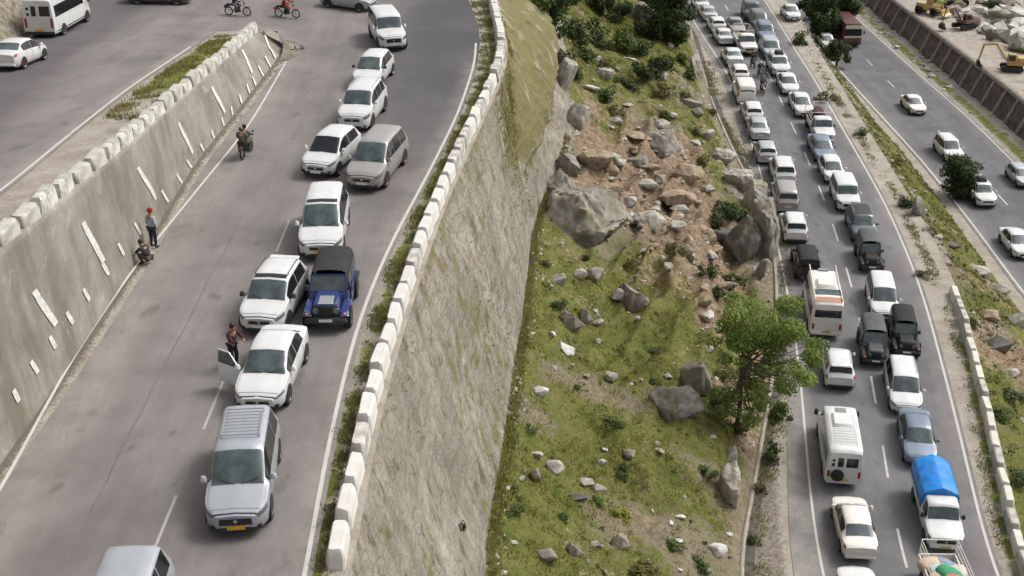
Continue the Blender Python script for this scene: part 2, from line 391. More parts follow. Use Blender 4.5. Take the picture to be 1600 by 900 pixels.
# ================================================================== THE SETTING
# base ground, far below and to the horizon
tag(mesh('ground', [(-1500,-600,-26), (1500,-600,-26), (1500,1800,-26), (-1500,1800,-26)], [(0,1,2,3)], M_DIRT), **STR)

# -- upper left: left road, its verges, the hairpin and the upper carriageway
def zone_verge(X, Y, Z, T):
    d = (EP(Y)-X)
    return (np.clip(1.1-np.abs(d-.65)*1.6, 0, 1)*.62, 0, np.clip(1-(X-W1B(Y))/.8, 0, 1)*.75)
g = strip('road_verge', sub(6, TIPY), [(lambda y: W1B(y)-.3, K(-.02)), (lambda y: EL(y)+.2, K(-.02)), (lambda y: EP(y)+.45, K(-.02))], [34, 18], M_DIRT,
      disp=lambda X, Y, Z, T: (X, Y, Z+.04*fbm(X*1.5, Y*1.5, 2, 2)*(T > 1.3)*(T < 1.95)), zone=zone_verge); tag(g, **STR)
g = strip('verge_bend', sub(TIPY, 150), [(lambda y: EL(y)+.1, K(-.02)), (lambda y: EP(y)+.45, K(-.02))], [20], M_DIRT, zone=zone_verge); tag(g, **STR)
def zone_road(X, Y, Z, T):
    px, py = project(X, Y, 0*X)
    new = 1/(1+np.exp(-((X+8.2)+1.2*vnoise(Y*.2, X*.2, 5))*1.3))/(1+np.exp(-(Y-62.5)/4.5))
    left = np.clip(1-(X-W1B(Y)-1.2)/1.6, 0, 1)*.5+np.clip(1-(EL(Y)-X)/.9, 0, 1)*.6
    left = np.where(Y > TIPY-3, left*.3, left)
    dust = np.clip(left, 0, 1)
    return new, dust, 0
ASZ = .012
g = strip('left_road', sub(6, TIPY), [(lambda y: W1B(y)+.55, K(ASZ)), (lambda y: EL(y)+.22, K(ASZ))], [40], M_AL, zone=zone_road); tag(g, **STR)
def zU(y): return 1.2+.095*(TIPY-y)
strip_u = strip('upper_verge', sub(6, TIPY), [(BANK, lambda y: zU(y)-.03), (W1T, lambda y: zU(y)-.03)], [40], M_DIRT,
      disp=lambda X, Y, Z, T: (X, Y, Z+np.clip((X-ULL(Y)-.2)*.5, 0, 1)*np.clip((W1T(Y)-X)*2, 0, 1)*(.12+.25*fbm(X*.9, Y*.9, 21, 3))),
      zone=lambda X, Y, Z, T: (np.clip((W1T(Y)-X)*2, 0, 1)*np.clip((X-ULL(Y)-.3)*2, 0, 1)*np.clip((Y-58)/7, 0, 1)*.85*np.clip((81-Y)/3, 0, 1), 0, np.clip(1-(X-BANK(Y))/.8, 0, 1)*.4)); tag(strip_u, **STR)
g = strip('upper_road', sub(6, TIPY), [(lambda y: BANK(y)+.6, lambda y: zU(y)+ASZ), (lambda y: ULL(y)+.2, lambda y: zU(y)+ASZ)], [40], M_AL,
      zone=lambda X, Y, Z, T: (np.clip(1-(X-BANK(Y)-3.5)/3., 0, .7), np.clip(1-(ULL(Y)-X)/.8, 0, 1)*.6, 0)); tag(g, **STR)
def disp_e(off):
    def f(X, Y, Z, T): return X, Y, e_up(X, Y)+off
    return f
g = strip('hairpin_road', sub(TIPY, 150), [(lambda y: BANK(y)+.6, K(0)), (K(TIPX), K(0)), (lambda y: EL(y)+.25, K(0))], [50, 50], M_AL, disp=disp_e(ASZ),
      zone=lambda X, Y, Z, T: (zone_road(X, Y, Z, T)[0]+np.clip(1-(X-BANK(Y)-3.5)/3., 0, .7), 0*X, 0)); tag(g, **STR)
g = strip('bank_foot', sub(TIPY, 150), [(BANK, K(0)), (lambda y: BANK(y)+.62, K(0))], [4], M_DIRT, disp=disp_e(-.01)); tag(g, **STR)
g = strip('mountainside', sub(6, 230), [(lambda y: BANK(y)-14, lambda y: zU(np.minimum(y, TIPY))+15), (lambda y: BANK(y)-2.5, lambda y: zU(np.minimum(y, TIPY))+4), (lambda y: BANK(y)+.02, lambda y: zU(np.minimum(y, TIPY))-.1)], [20, 14], M_HILL,
      disp=lambda X, Y, Z, T: (X+(2-T)*1.2*fbm(Y*.25, Z*.4, 8, 4), Y, Z+(2-T)*1.0*fbm(X*.5, Y*.4, 6, 4)), zone=lambda X, Y, Z, T: (.35*(T < 1), .15, .5)); tag(g, **STR)
# painted lines
def line(name, ys, xf, zf, w=.13, m=M_LINE):
    g = strip(name, ys, [(lambda y: xf(y)-w/2, lambda y: zf(y)), (lambda y: xf(y)+w/2, lambda y: zf(y))], [2], m); return tag(g, **STR)
zl = ASZ+.006
L0 = edge([(450,92),(399,180),(372,219),(330,270),(210,418),(115,557),(36,700),(0,768)], CZ, sm=3)
line('edge_line', sub(6, TIPY-3), L0, K(zl), .11)
line('edge_line', sub(6, 150), EL, K(zl), .13)
line('edge_line', sub(6, TIPY-6), ULL, lambda y: zU(y)+zl, .11)
k = 28.2
while k < 56:
    line('lane_dash', np.linspace(k, k+3.4, 5), K(-9.95), K(zl), .09, M_FADED); k += 7.1
SM_ = edge([(362,372),(354,385),(300,490),(228,630),(187,712)], CZ, sm=2)
line('road_seam', np.arange(28.5, 54, .3), lambda y: SM_(y)+.08*vnoise(y*.9, y*0, 4), K(zl), .045, mat('bitumen_seam', (.15, .135, .128), .7, var=.35, scale=2))
def dash_strip(y0, period, ln, xf, zf, yend, w=.13):
    y = y0
    while y < yend: line('lane_dash', np.linspace(y, y+ln, 5), xf, zf, w); y += period
# -- the big retaining wall under the left road
def parr(a): return np.asarray(a, float)
def w2_disp(X, Y, Z, T):
    m = np.clip(T-1, 0, 1); mm = np.sin(np.clip(m, 0, 1)*math.pi)**.5
    far = np.clip((Y-76)/10, 0, 1)
    s = Y*.9+Z*.75; s2 = Y*.8-Z*.55
    d = .34*fbm(s*.28, Z*.12+7, 41, 3)+.16*fbm(s2*.5, Z*.25, 43, 3)+.07*fbm(Y*1.6, Z*1.6, 47, 3)
    X = X+mm*d*(1+1.2*far); Z = Z+mm*far*.9*fbm(X*.6, Y*.4, 48, 3)
    X = X+mm*far*1.2*np.sin(m*math.pi)*(m < .6)
    return X, Y, Z
def w2_zone(X, Y, Z, T):
    m = np.clip(T-1, 0, 1); far = np.clip((Y-66)/12, 0, 1)
    topband = np.exp(-((m-.30)/.36)**2)*far*1.25
    low = .30+.55*fbm(Y*.12, Z*.3, 51, 3)
    return np.clip(np.maximum(topband, low*.9), 0, 1), 0, 0
rw = empty('retaining_wall', (0, 0, 0)); tag(rw, 'tall leaning rubble stone retaining wall dropping from the left road to the grassy slope', 'wall')
strip('wall_face', sub(6, 150), [(lambda y: EP(y)-.3, K(-.015)), (lambda y: EP(y)+.36, K(-.06)), (EW, lambda y: zW(y)-.3)], [2, 64], M_WALL, disp=w2_disp, zone=w2_zone, parent=rw)
# -- the short wall between left road and upper carriageway
iw = empty('plastered_wall', (0, 0, 0)); tag(iw, 'grey plastered retaining wall with white painted stripes between the upper and left roads', 'wall')
wy = sub(6, TIPY)
strip('wall_face', wy, [(W1B, K(-.1)), (W1T, lambda y: zU(y)+.02), (lambda y: W1T(y)-.55, lambda y: zU(y)+.04)], [26, 2], M_PL,
      disp=lambda X, Y, Z, T: (X+np.sin(np.clip(T, 0, 1)*math.pi)*.10*fbm(Y*.5, Z*.8, 61, 4), Y, Z), parent=iw)
b0, t0 = float(W1B(TIPY)), float(W1T(TIPY))
MB().add([(b0, TIPY, -.1), (t0, TIPY, zU(TIPY)+.02), (t0-.55, TIPY, zU(TIPY)+.04), (t0-.6, TIPY+.4, 0), (b0+.2, TIPY+1.0, -.1)], [(0,1,4), (1,2,3,4)]).build('wall_end', M_PL, iw)
V = [(TIPX+.2, TIPY-1.5, .25)]; n_ = 22
for i in range(n_+1):
    t = -math.pi/2+math.pi*1.05*i/n_; V.append((TIPX+.1+1.15*math.cos(t), TIPY-.8+2.0*math.sin(t), ASZ+.01+float(e_up(TIPX+.1+1.15*math.cos(t), TIPY-.8+2.0*math.sin(t)))*1.0))
g = mesh('dirt_island', V, [(0, i+1, i+2) for i in range(n_)], mat('packed_earth', (.20, .17, .13), .95, var=.5, scale=2.5, bump=.6)); tag(g, **STR)
M_MARK = mat('white_wash', (.68, .67, .63), .85, var=.35, scale=6)
def on_wall(px, py):
    zz = np.linspace(25, 100, 1500); X = (px-800)/F*zz; Y = zz*(cP-(py-450)/F*sP); Z = CZ-zz*(sP+(py-450)/F*cP)
    b, t, e = W1B(Y), W1T(Y), zU(Y); tt = Z/np.maximum(e, .1); xw = b+(t-b)*tt
    d = (X-xw); i = int(np.argmin(np.abs(d)+100*(tt > 1.05)+100*(tt < -.05))); return Y[i], float(np.clip(tt[i], .02, .97))
def mark(p0, p1, wd):
    (ya, ta), (yb, tb) = on_wall(*p0), on_wall(*p1); V = []; n = 8
    for i in range(n+1):
        s = i/n; y = ya+(yb-ya)*s; t = ta+(tb-ta)*s; ww = wd*(1-.25*abs(s-.5)+random.uniform(-.06, .06))
        for q in (-1, 1):
            yy = y+q*ww/2; b, tt, e = float(W1B(yy)), float(W1T(yy)), float(zU(yy))
            V.append((b+(tt-b)*t+.022+math.sin(t*math.pi)*.10*float(fbm(yy*.5, (e*t-.1*(1-t))*.8, 61, 4)), yy, e*t+.02))
    mesh('painted_stripe', V, [(2*i, 2*i+1, 2*i+3, 2*i+2) for i in range(n)], M_MARK, iw)
for a, b in [((404,45),(421,76)), ((378,78),(393,114)), ((330,136),(350,176)), ((278,192),(301,240)), ((215,262),(243,312)), ((130,348),(161,410)), ((53,455),(87,508))]: mark(a, b, .46)
for x, y in [(425,82),(418,97),(408,112),(399,129),(390,141),(379,157),(365,176),(350,193),(335,213),(317,234),(297,260),(280,281),(258,307),(215,358),(189,390),(165,421),(135,461),(109,497),(82,535),(54,574),(25,619)]:
    mark((x-5, y-9), (x+5, y+9), .30)

# -- the hillside between the wall and the right road
def hill_zone(X, Y, Z, T):
    gr = .86+.95*fbm(X*.2, Y*.2, 71, 4); br = 0*X; rk = 0*X
    for (px, py, rx, ry, s) in [(1000,290,4.2,8,1.), (1080,350,3.6,8,1.), (930,260,2.,6,.7), (1130,470,1.8,5,.8), (1165,560,1.5,4,.6), (1000,430,1.6,2.5,.3), (1020,700,1.5,3,.3), (1150,640,1.6,4,.55), (1060,260,2.5,5,.7), (960,230,2.4,5,.5), (1110,420,1.6,3,.6), (1120,520,1.2,2.5,.4), (900,420,1.2,2,.25), (1000,180,2,5,.35), (960,850,1.,1.6,.35)]: br = br+s*blob(X, Y, px, py, rx, ry)
    for (px, py, rx, ry, s) in [(905,330,2.,4,.9), (1040,225,1.5,3.,.8), (880,150,1.2,6,.7), (870,240,1.2,5,.7), (1150,285,1.3,3,.9), (1140,240,.8,6,.5), (1180,800,.5,5,.4), (1180,400,1.0,4,.8)]: rk = rk+s*blob(X, Y, px, py, rx, ry)
    t = np.clip((X-EW(Y))/(EH(Y)-EW(Y)), 0, 1)
    gr = gr-.7*np.exp(-((t-1)/.06)**2)*(Y > 50)-.9*rk-.2*br-.5*np.clip((t-.9)/.1, 0, 1)*(Y > 95)
    br = br*(.76+1.6*fbm(X*.30, Y*.22, 78, 4))+.20+.55*fbm(X*.3, Y*.3, 77, 4)
    return np.clip(gr, 0, 1), np.clip(br, 0, 1)*.9, np.clip(rk, 0, 1)*.9
def hill_disp(X, Y, Z, T): return X, Y, hill(X, Y)
hy = np.concatenate([np.arange(6, 30, .6), np.arange(30, 125, .22), np.arange(125, 230, 1.), np.arange(230, 400, 6.)])
g = strip('hillside', hy, [(lambda y: EW(y)-.6, zW), (EH, zR)], [92], M_HILL, disp=hill_disp, zone=hill_zone); tag(g, **STR)
# -- right road
g = strip('right_verge', sub(6, 390), [(EH, lambda y: zR(y)-.02), (lambda y: EPR(y)+.55, lambda y: zR(y)-.02)], [60], M_DIRT,
      zone=lambda X, Y, Z, T: (np.clip(1-np.abs(EPR(Y)-.35-X)*1.3, 0, 1)*.6*(Y < 72)+np.clip(1-(X-EH(Y))/1.0, 0, 1)*.55, 0, np.clip((ER0(Y)-.6-X)*.4, 0, .55))); tag(g, **STR)
g = strip('right_road', sub(6, 390), [(lambda y: ER0(y)-.7-.9*np.clip((70-np.asarray(y))/25, 0, 1), lambda y: zR(y)+ASZ), (lambda y: ER1(y)+.25, lambda y: zR(y)+ASZ)], [40], M_AR,
      zone=lambda X, Y, Z, T: (0*X, np.clip(1-(X-ER0(Y)+.5)/1.3, 0, 1)*.8+np.clip(1-(ER1(Y)-X)/1., 0, 1)*.5, 0)); tag(g, **STR)
line('edge_line', sub(6, 390), ER0, lambda y: zR(y)+zl, .13); line('edge_line', sub(6, 390), ER1, lambda y: zR(y)+zl, .14)
dash_strip(57.6-7.3*4, 7.3, 3.0, lambda y: ER0(y)+(ER1(y)-ER0(y))*.49, lambda y: zR(y)+zl, 160)
g = strip('drain_kerb', sub(6, 150), [(lambda y: EH(y)-.12, lambda y: zR(y)-.1), (lambda y: EH(y)-.1, lambda y: zR(y)+.16), (lambda y: EH(y)+.10, lambda y: zR(y)+.16), (lambda y: EH(y)+.12, lambda y: zR(y)-.1)], [1, 2, 1], M_DIRT, smooth=30,
      disp=lambda X, Y, Z, T: (X, Y, Z-.30*np.clip(vnoise(Y*.25, Y*0, 19)*4-.8, 0, 1))); tag(g, **STR)
g = strip('drain', sub(6, 150), [(lambda y: EH(y)+.13, lambda y: zR(y)-.012), (lambda y: EH(y)+.62, lambda y: zR(y)-.012)], [4], M_DARKW, disp=lambda X, Y, Z, T: (X+.1*vnoise(Y*.9, T, 3), Y, Z)); tag(g, **STR)
# -- slope between the right road and the lower road
def ss_zone(X, Y, Z, T):
    gr = .72+.7*fbm(X*.25, Y*.2, 81, 3)+.12; rk = 0*X; br = 0*X
    for (px, py, rx, ry, s) in [(1435,340,1.,6,1.), (1480,400,1.,3,.6), (1540,440,1.,3,.7), (1560,520,2.,2,.6), (1330,220,.8,5,.4)]: rk = rk+s*blob(X, Y, px, py, rx, ry)
    br = br+1.0*blob(X, Y, 1570, 560, 3., 3.)+.35+.5*fbm(X*.3, Y*.3, 83, 3)
    return np.clip(gr-.5*rk, 0, 1), np.clip(br, 0, 1)*.85, np.clip(rk, 0, 1)*.85
g = strip('slope_below_road', sub(6, 390), [(lambda y: EPR(y)+.5, lambda y: zR(y)-.05), (lambda y: EF0(y)-1.3, K(ZF-.02))], [40], M_HILL,
      disp=lambda X, Y, Z, T: (X, Y, slope_s(X, Y)), zone=ss_zone); tag(g, **STR)
# -- lower road
g = strip('lower_verge', sub(6, 390), [(lambda y: EF0(y)-1.35, K(ZF-.02)), (lambda y: EB(y)+.1, K(ZF-.02))], [50], M_DIRT,
      disp=lambda X, Y, Z, T: (X, Y, Z+np.clip((X-EF1(Y)-.5)*.6, 0, 1)*.35*np.clip(.5+fbm(X*.7, Y*.7, 91, 3), 0, 1)),
      zone=lambda X, Y, Z, T: (np.clip(1-np.abs(X-EF1(Y)-1.3)*1.1, 0, 1)*.5+.25*(X > EF1(Y)+.8), 0, .3*(X > EF1(Y)+.6))); tag(g, **STR)
g = strip('lower_road', sub(6, 390), [(lambda y: EF0(y)-.3, K(ZF+ASZ)), (lambda y: EF1(y)+.25, K(ZF+ASZ))], [30], M_AF, zone=lambda X, Y, Z, T: (0*X, np.clip(1-(X-EF0(Y))/1., 0, 1)*.5+np.clip(1-(EF1(Y)-X)/1., 0, 1)*.5, 0)); tag(g, **STR)
line('edge_line', sub(6, 390), EF0, K(ZF+zl), .16); line('edge_line', sub(6, 390), EF1, K(ZF+zl), .16)
dash_strip(60, 9., 2.6, lambda y: (EF0(y)+EF1(y))/2, K(ZF+zl), 190, .12)
# -- river wall with buttress ribs, work platform, river bed
M_RIB = mat('rib_concrete', (.33, .29, .24), .9, var=.45, scale=2.5, bump=.4)
bw = empty('river_wall', (0, 0, 0)); tag(bw, 'dark ribbed stone wall between the lower road and the riverside work ground', 'wall')
strip('wall_face', sub(60, 260), [(EB, K(ZF-.1)), (ET, lambda y: ZF+HW3(y)-.25)], [10], M_DARKW, disp=lambda X, Y, Z, T: (X+.25*fbm(Y*.8, Z, 66, 3), Y, Z), parent=bw)
strip('coping', sub(60, 260), [(lambda y: ET(y)-.22, K(ZF+2.80)), (lambda y: ET(y)-.22, K(ZF+3.14)), (lambda y: ET(y)+.35, K(ZF+3.14))], [1, 1], M_RIB, parent=bw)
y = 100.
while y < 185:
    b, t = float(EB(y)), float(ET(y))
    MB().add([(b-.28, y-.17, ZF-.1), (b-.28, y+.17, ZF-.1), (b+.3, y+.17, ZF-.1), (b+.3, y-.17, ZF-.1), (t-.2, y-.17, ZF+2.8), (t-.2, y+.17, ZF+2.8), (t+.1, y+.17, ZF+2.8), (t+.1, y-.17, ZF+2.8)],
             [(3,2,1,0), (4,5,6,7), (0,1,5,4), (1,2,6,5), (2,3,7,6), (3,0,4,7)]).build('rib', M_RIB, bw)
    y += 3.4 if y < 150 else 4.2
g = strip('work_ground', sub(6, 390), [(lambda y: ET(y)+.3, K(ZF+3.08)), (lambda y: 90+0*y, K(ZF+2.2))], [60], M_DIRT,
      disp=lambda X, Y, Z, T: (X, Y, Z+.8*np.clip((X-ET(Y)-1)/4, 0, 1)*fbm(X*.25, Y*.25, 92, 4)-np.clip((X-57)/5, 0, 1)*1.0)); tag(g, **STR)
g = mesh('river', [(58,100,ZF+1.55), (400,60,ZF+1.55), (400,420,ZF+1.55), (66,420,ZF+1.55)], [(0,1,2,3)], M_WATER); tag(g, **STR)
# ================================================================== PARAPETS
M_BLOCK = mat('limewashed_concrete', (.60, .59, .56), .85, var=.3, scale=1.6, dark=(.50, .48, .43), bump=.35)
M_BLOCKW = mat('worn_limewash', (.60, .59, .53), .88, scale=2.6, dark=(.27, .26, .22), bump=.5)
M_BLOCKC = mat('cream_limewash', (.60, .59, .53), .85, scale=1.7, dark=(.50, .47, .38), bump=.3)
def block_mesh(L, wb, h, m, seed):
    r = random.Random(seed); b = MB()
    j = lambda s=.03: r.uniform(-s, s)
    x, y, c = L/2, wb/2, .07
    rings = []
    for z, sx, sy in ((-.12, 1, 1), (h*.5, .99, .95), (h-.08, .95, .80), (h, .90, .62)):
        rings.append([(px*sx+j(), py*sy+j(.02), z+(j(.025) if z > 0 else 0)) for px, py in ((-x+c,-y),(x-c,-y),(x,-y+c),(x,y-c),(x-c,y),(-x+c,y),(-x,y-c),(-x,-y+c))])
    V = [p for q in rings for p in q]; Fc = [tuple(range(7, -1, -1)), tuple(range(24, 32))]
    for k in range(3):
        for i in range(8): jx = (i+1) % 8; Fc.append((k*8+i, k*8+jx, k*8+8+jx, k*8+8+i))
    me = bpy.data.meshes.new('parapet_block'); me.from_pydata(V, [], Fc); me.materials.append(m); me.update()
    me.polygons.foreach_set('use_smooth', [True]*len(me.polygons)); me.set_sharp_from_angle(angle=R(32)); return me
ORD = 'first second third fourth fifth sixth seventh eighth ninth tenth eleventh twelfth thirteenth fourteenth fifteenth sixteenth seventeenth eighteenth nineteenth twentieth'.split()
ORD += ['twenty '+o for o in ORD[:9]]+['thirtieth']+['thirty '+o for o in ORD[:9]]
def parapet(ys, xf, zf, L, wb, h, m, label, group, far=None):
    m2 = mat(m.name+'_dirty', tuple(x*.80 for x in ((.66, .65, .61) if m is M_BLOCK else (.60, .59, .53))), .9, scale=1.9, dark=(.30, .28, .24), bump=.5)
    ms = [block_mesh(L, wb, h, m if s % 3 else m2, s) for s in range(9)]
    k_ = 0
    for i, y in enumerate(ys):
        x = float(xf(y)); ppx, ppy = project(x, y, float(zf(y))+h*.6)
        if ppy > 902 or ppx < -4: continue                              # the photo shows nothing of it
        lb_ = label.replace('NTH', ORD[k_]) if k_ < len(ORD) else label; k_ += 1
        dx = float(xf(y+.4)-xf(y-.4))/.8
        o = link('parapet_block', random.choice(ms)); o.location = (x, y, float(zf(y))); o.rotation_euler = (random.uniform(-.03, .03), random.uniform(-.03, .03), math.atan2(1, dx)+random.uniform(-.05, .05))
        o.scale = (random.uniform(.92, 1.03), random.uniform(.9, 1.05), random.uniform(.84, 1.08)); tag(o, lb_, 'parapet block', group)
ys = [22+1.72*i for i in range(int((76-22)/1.72))]
parapet(ys, EP, K(-.02), 1.50, .52, .72, M_BLOCK, 'NTH whitewashed parapet block up from the bottom edge along the tall retaining wall', 'parapet blocks along the edge of the left road')
y0 = ys[-1]+1.72; ys = [y0+1.5*i for i in range(20)]
parapet(ys, EP, K(-.02), 1.52, .62, .78, M_BLOCK, 'whitewashed parapet block standing tight against its neighbours round the outside of the hairpin bend', 'closely set parapet blocks at the bend')
ys = [TIPY-.9-1.86*i for i in range(30)]
parapet([y for y in ys if y > 30], lambda y: W1T(y)-.30, lambda y: zU(y)+.02, 1.50, .54, .58, M_BLOCKW, 'NTH grimy parapet block from the hairpin end on top of the striped plastered wall', 'parapet blocks along the upper road')
pr_top = float(at(1490, 466).y); ys = [pr_top-1.74*i for i in range(23)]
parapet(ys, lambda y: EPR(y)+.1, lambda y: zR(y)-.02, 1.66, .55, .72, M_BLOCKC, 'NTH cream parapet block from the upper end of the row beside the right road', 'parapet blocks along the right road')

# ================================================================== VEHICLES
def gsm(a, s):
    k = np.exp(-.5*(np.arange(-3*s, 3*s+1)/s)**2); k /= k.sum()
    return np.convolve(np.pad(a, 3*s, mode='edge'), k, mode='valid')
class Shell:
    """a car body lofted nose to tail; patches of the same skin become windows and lamps"""
    def __init__(s, rows, sm=2, step=.04):
        rows = sorted(rows); x = np.array([r[0] for r in rows]); s.x0, s.x1 = x[0], x[-1]
        s.xs = np.linspace(x[0], x[-1], int((x[-1]-x[0])/step)+1)
        s.c = [gsm(np.interp(s.xs, x, np.array([r[k] for r in rows])), sm) for k in range(1, 7)]
    def pt(s, x, v):
        zb, w, zm, zl, zr, wr = [float(np.interp(x, s.xs, c)) for c in s.c]
        d = min(.07, max(zr-zl, .01)*.3)
        P = [(0, zb), (.86*w, zb), (.975*w, zb+.12), (w, zm), (.965*w, zl), (wr, zr-d), (wr-.09, zr-.006), (0, zr+.022)]
        k = min(int(v), 6); t = v-k
        return Vector((x, P[k][0]+(P[k+1][0]-P[k][0])*t, P[k][1]+(P[k+1][1]-P[k][1])*t))
    def body(s, name, m, parent, step=.09):
        n = int((s.x1-s.x0)/step); xs = [s.x0+(s.x1-s.x0)*i/n for i in range(n+1)]
        vs = [0, 1, 1.5, 2, 3, 3.5, 4, 4.5, 5, 5.5, 6, 6.5, 7]; V = []; Fc = []
        for x in xs:
            h = [s.pt(x, v) for v in vs]; V += h+[Vector((p.x, -p.y, p.z)) for p in h[-2:0:-1]]
        r = 2*len(vs)-2
        for i in range(n):
            for j in range(r): q = (j+1) % r; Fc.append((i*r+j, (i+1)*r+j, (i+1)*r+q, i*r+q))
        Fc.append(tuple(range(r))); Fc.append(tuple(range(n*r+r-1, n*r-1, -1)))
        return mesh(name, V, Fc, m, parent, 38)
    def patch(s, name, m, parent, xa, xb, va, vb, side=0, off=.008, nx=6, nv=4, smooth=60):
        vl = [va+(vb-va)*j/nv for j in range(nv+1)]
        path = [(v, 1) for v in vl] if side >= 0 else [(v, -1) for v in vl]
        if side == 0: path = [(v, 1) for v in vl]+[(v, -1) for v in vl[-2::-1]]
        V = []
        for i in range(nx+1):
            x = xa+(xb-xa)*i/nx
            for v, sg in path:
                p = s.pt(x, v); e = 1e-3
                du = s.pt(x+e, v)-s.pt(x-e, v); dv = s.pt(x, min(v+e, 6.999))-s.pt(x, v-e); nn = du.cross(dv)
                if nn.length < 1e-12: nn = Vector((0, 0, 1))
                nn.normalize(); c = Vector((0, 0, .6))
                if nn.dot(p-Vector((p.x*.85, 0, .7))) < 0: nn = -nn
                q = p+nn*off; V.append((q.x, q.y*sg, q.z))
        c = len(path)
        Fc = [(i*c+j, i*c+j+1, (i+1)*c+j+1, (i+1)*c+j) for i in range(nx) for j in range(c-1)]
        return mesh(name, V, Fc, m, parent, smooth)
def add_wheels(root, L, W, wb_f, wb_r, r, dual=False, wd=.21, dish=RIM):
    for x in (wb_f, -wb_r):
        for sg in (1, -1):
            yo = sg*(W/2+.012); h = wd/2; yc = yo-sg*h
            a = MB(); n = 16; V = [(x, sg*(W/2+.004), r)]+[(x+math.cos(t)*r*1.2, sg*(W/2+.004), max(.18, r+math.sin(t)*r*1.2)) for t in [2*math.pi*i/n for i in range(n)]]
            a.add(V, [(0, 1+i, 1+(i+1) % n) for i in range(n)]); a.build('wheel_arch', BLK, root)
            t = MB().lathe([(r*.62, -h), (r*.93, -h), (r, -h*.7), (r, h*.7), (r*.93, h), (r*.62, h), (r*.60, h*.6), (r*.6, -h*.6)], (x, yc, r)).build('wheel', TYRE, root, 40)
            b = MB(); b.lathe([(0, sg*(h*.55)), (r*.12, sg*h*.75), (r*.2, sg*h*.5), (r*.58, sg*h*.82), (r*.62, sg*h*.95)], (x, yc, r), n=14); b.build('rim', dish, t, 30)
def std_rows(p):
    L, W, H = p['L'], p['W'], p['H']; xf, xr, w = L/2, -L/2, W/2
    hn, hh, bl = p['hn'], p['hh'], p['belt']; cowl = xf-p['hood']; rf = cowl-p['ws']; rr = p['rr']; rb = p['rb']; dk = p['deck']; wr = p.get('wr', .74)*w
    rows = [(xf, .46, .52*w, .54, hn-.17, hn-.14, .46*w), (xf-.06, .29, .70*w, .56, hn-.10, hn-.06, .60*w), (xf-.16, .25, .85*w, .58, hn-.04, hn, .72*w), (xf-.34, .22, .95*w, .60, hn+.02, hn+.055, .79*w),
            (xf-.6, .2, .99*w, .62, hn+(hh-hn)*.35, hn+(hh-hn)*.35+.045, .80*w), (cowl, .2, w, .66, bl-.03, hh, .84*w), (rf, .2, w, .66, bl, H-.035, wr),
            (rf-.5, .2, w, .66, bl+.01, H, wr*1.01), (rr+.35, .2, w, .66, bl+.03, H-.02, wr*.99), (rr, .2, w, .66, bl+.035, H-.07, wr*.95),
            (rb, .2, .985*w, .68, min(bl+.03, dk-.03), dk, .80*w)]
    if rb-xr > .3: rows += [(xr+.28, .22, .95*w, .68, dk-.05, dk-.015, .78*w)]
    rows += [(xr+.07, .26, .88*w, .66, dk-.12 if rb-xr > .3 else min(bl, dk)-.07, dk-.06 if rb-xr > .3 else dk-.03, .72*w), (xr, .42, .82*w, .62, dk-.24, dk-.16, .66*w)]
    return rows, dict(xf=xf, xr=xr, cowl=cowl, rf=rf, rr=rr, rb=rb, w=w, H=H, bl=bl, hn=hn, dk=dk)
CARS = {
 'sedan': dict(L=4.6, W=1.74, H=1.47, hood=1.12, ws=.78, hn=.74, hh=.93, belt=.92, rr=-.95, rb=-1.62, deck=1.04, r=.32, fx=.86, rx=.95),
 'hatch': dict(L=3.86, W=1.70, H=1.51, hood=.92, ws=.78, hn=.77, hh=.95, belt=.95, rr=-1.45, rb=-1.80, deck=1.02, r=.31, fx=.74, rx=.66),
 'csuv':  dict(L=4.0, W=1.78, H=1.63, hood=.98, ws=.66, hn=.86, hh=1.04, belt=1.03, rr=-1.48, rb=-1.86, deck=1.08, r=.345, fx=.78, rx=.70, clad=1, rails=1, wr=.77),
 'suv':   dict(L=4.5, W=1.84, H=1.72, hood=1.12, ws=.66, hn=.92, hh=1.10, belt=1.08, rr=-1.72, rb=-2.10, deck=1.13, r=.365, fx=.86, rx=.82, clad=1, rails=1, wr=.77),
 'mpv':   dict(L=4.74, W=1.83, H=1.79, hood=1.06, ws=.82, hn=.86, hh=1.07, belt=1.05, rr=-1.92, rb=-2.24, deck=1.10, r=.345, fx=.93, rx=.95, wr=.76),
 'boxsuv':dict(L=4.45, W=1.80, H=1.86, hood=1.22, ws=.42, hn=.98, hh=1.10, belt=1.10, rr=-2.08, rb=-2.18, deck=1.14, r=.37, fx=.80, rx=.85, clad=1, wr=.84, boxy=1),
}
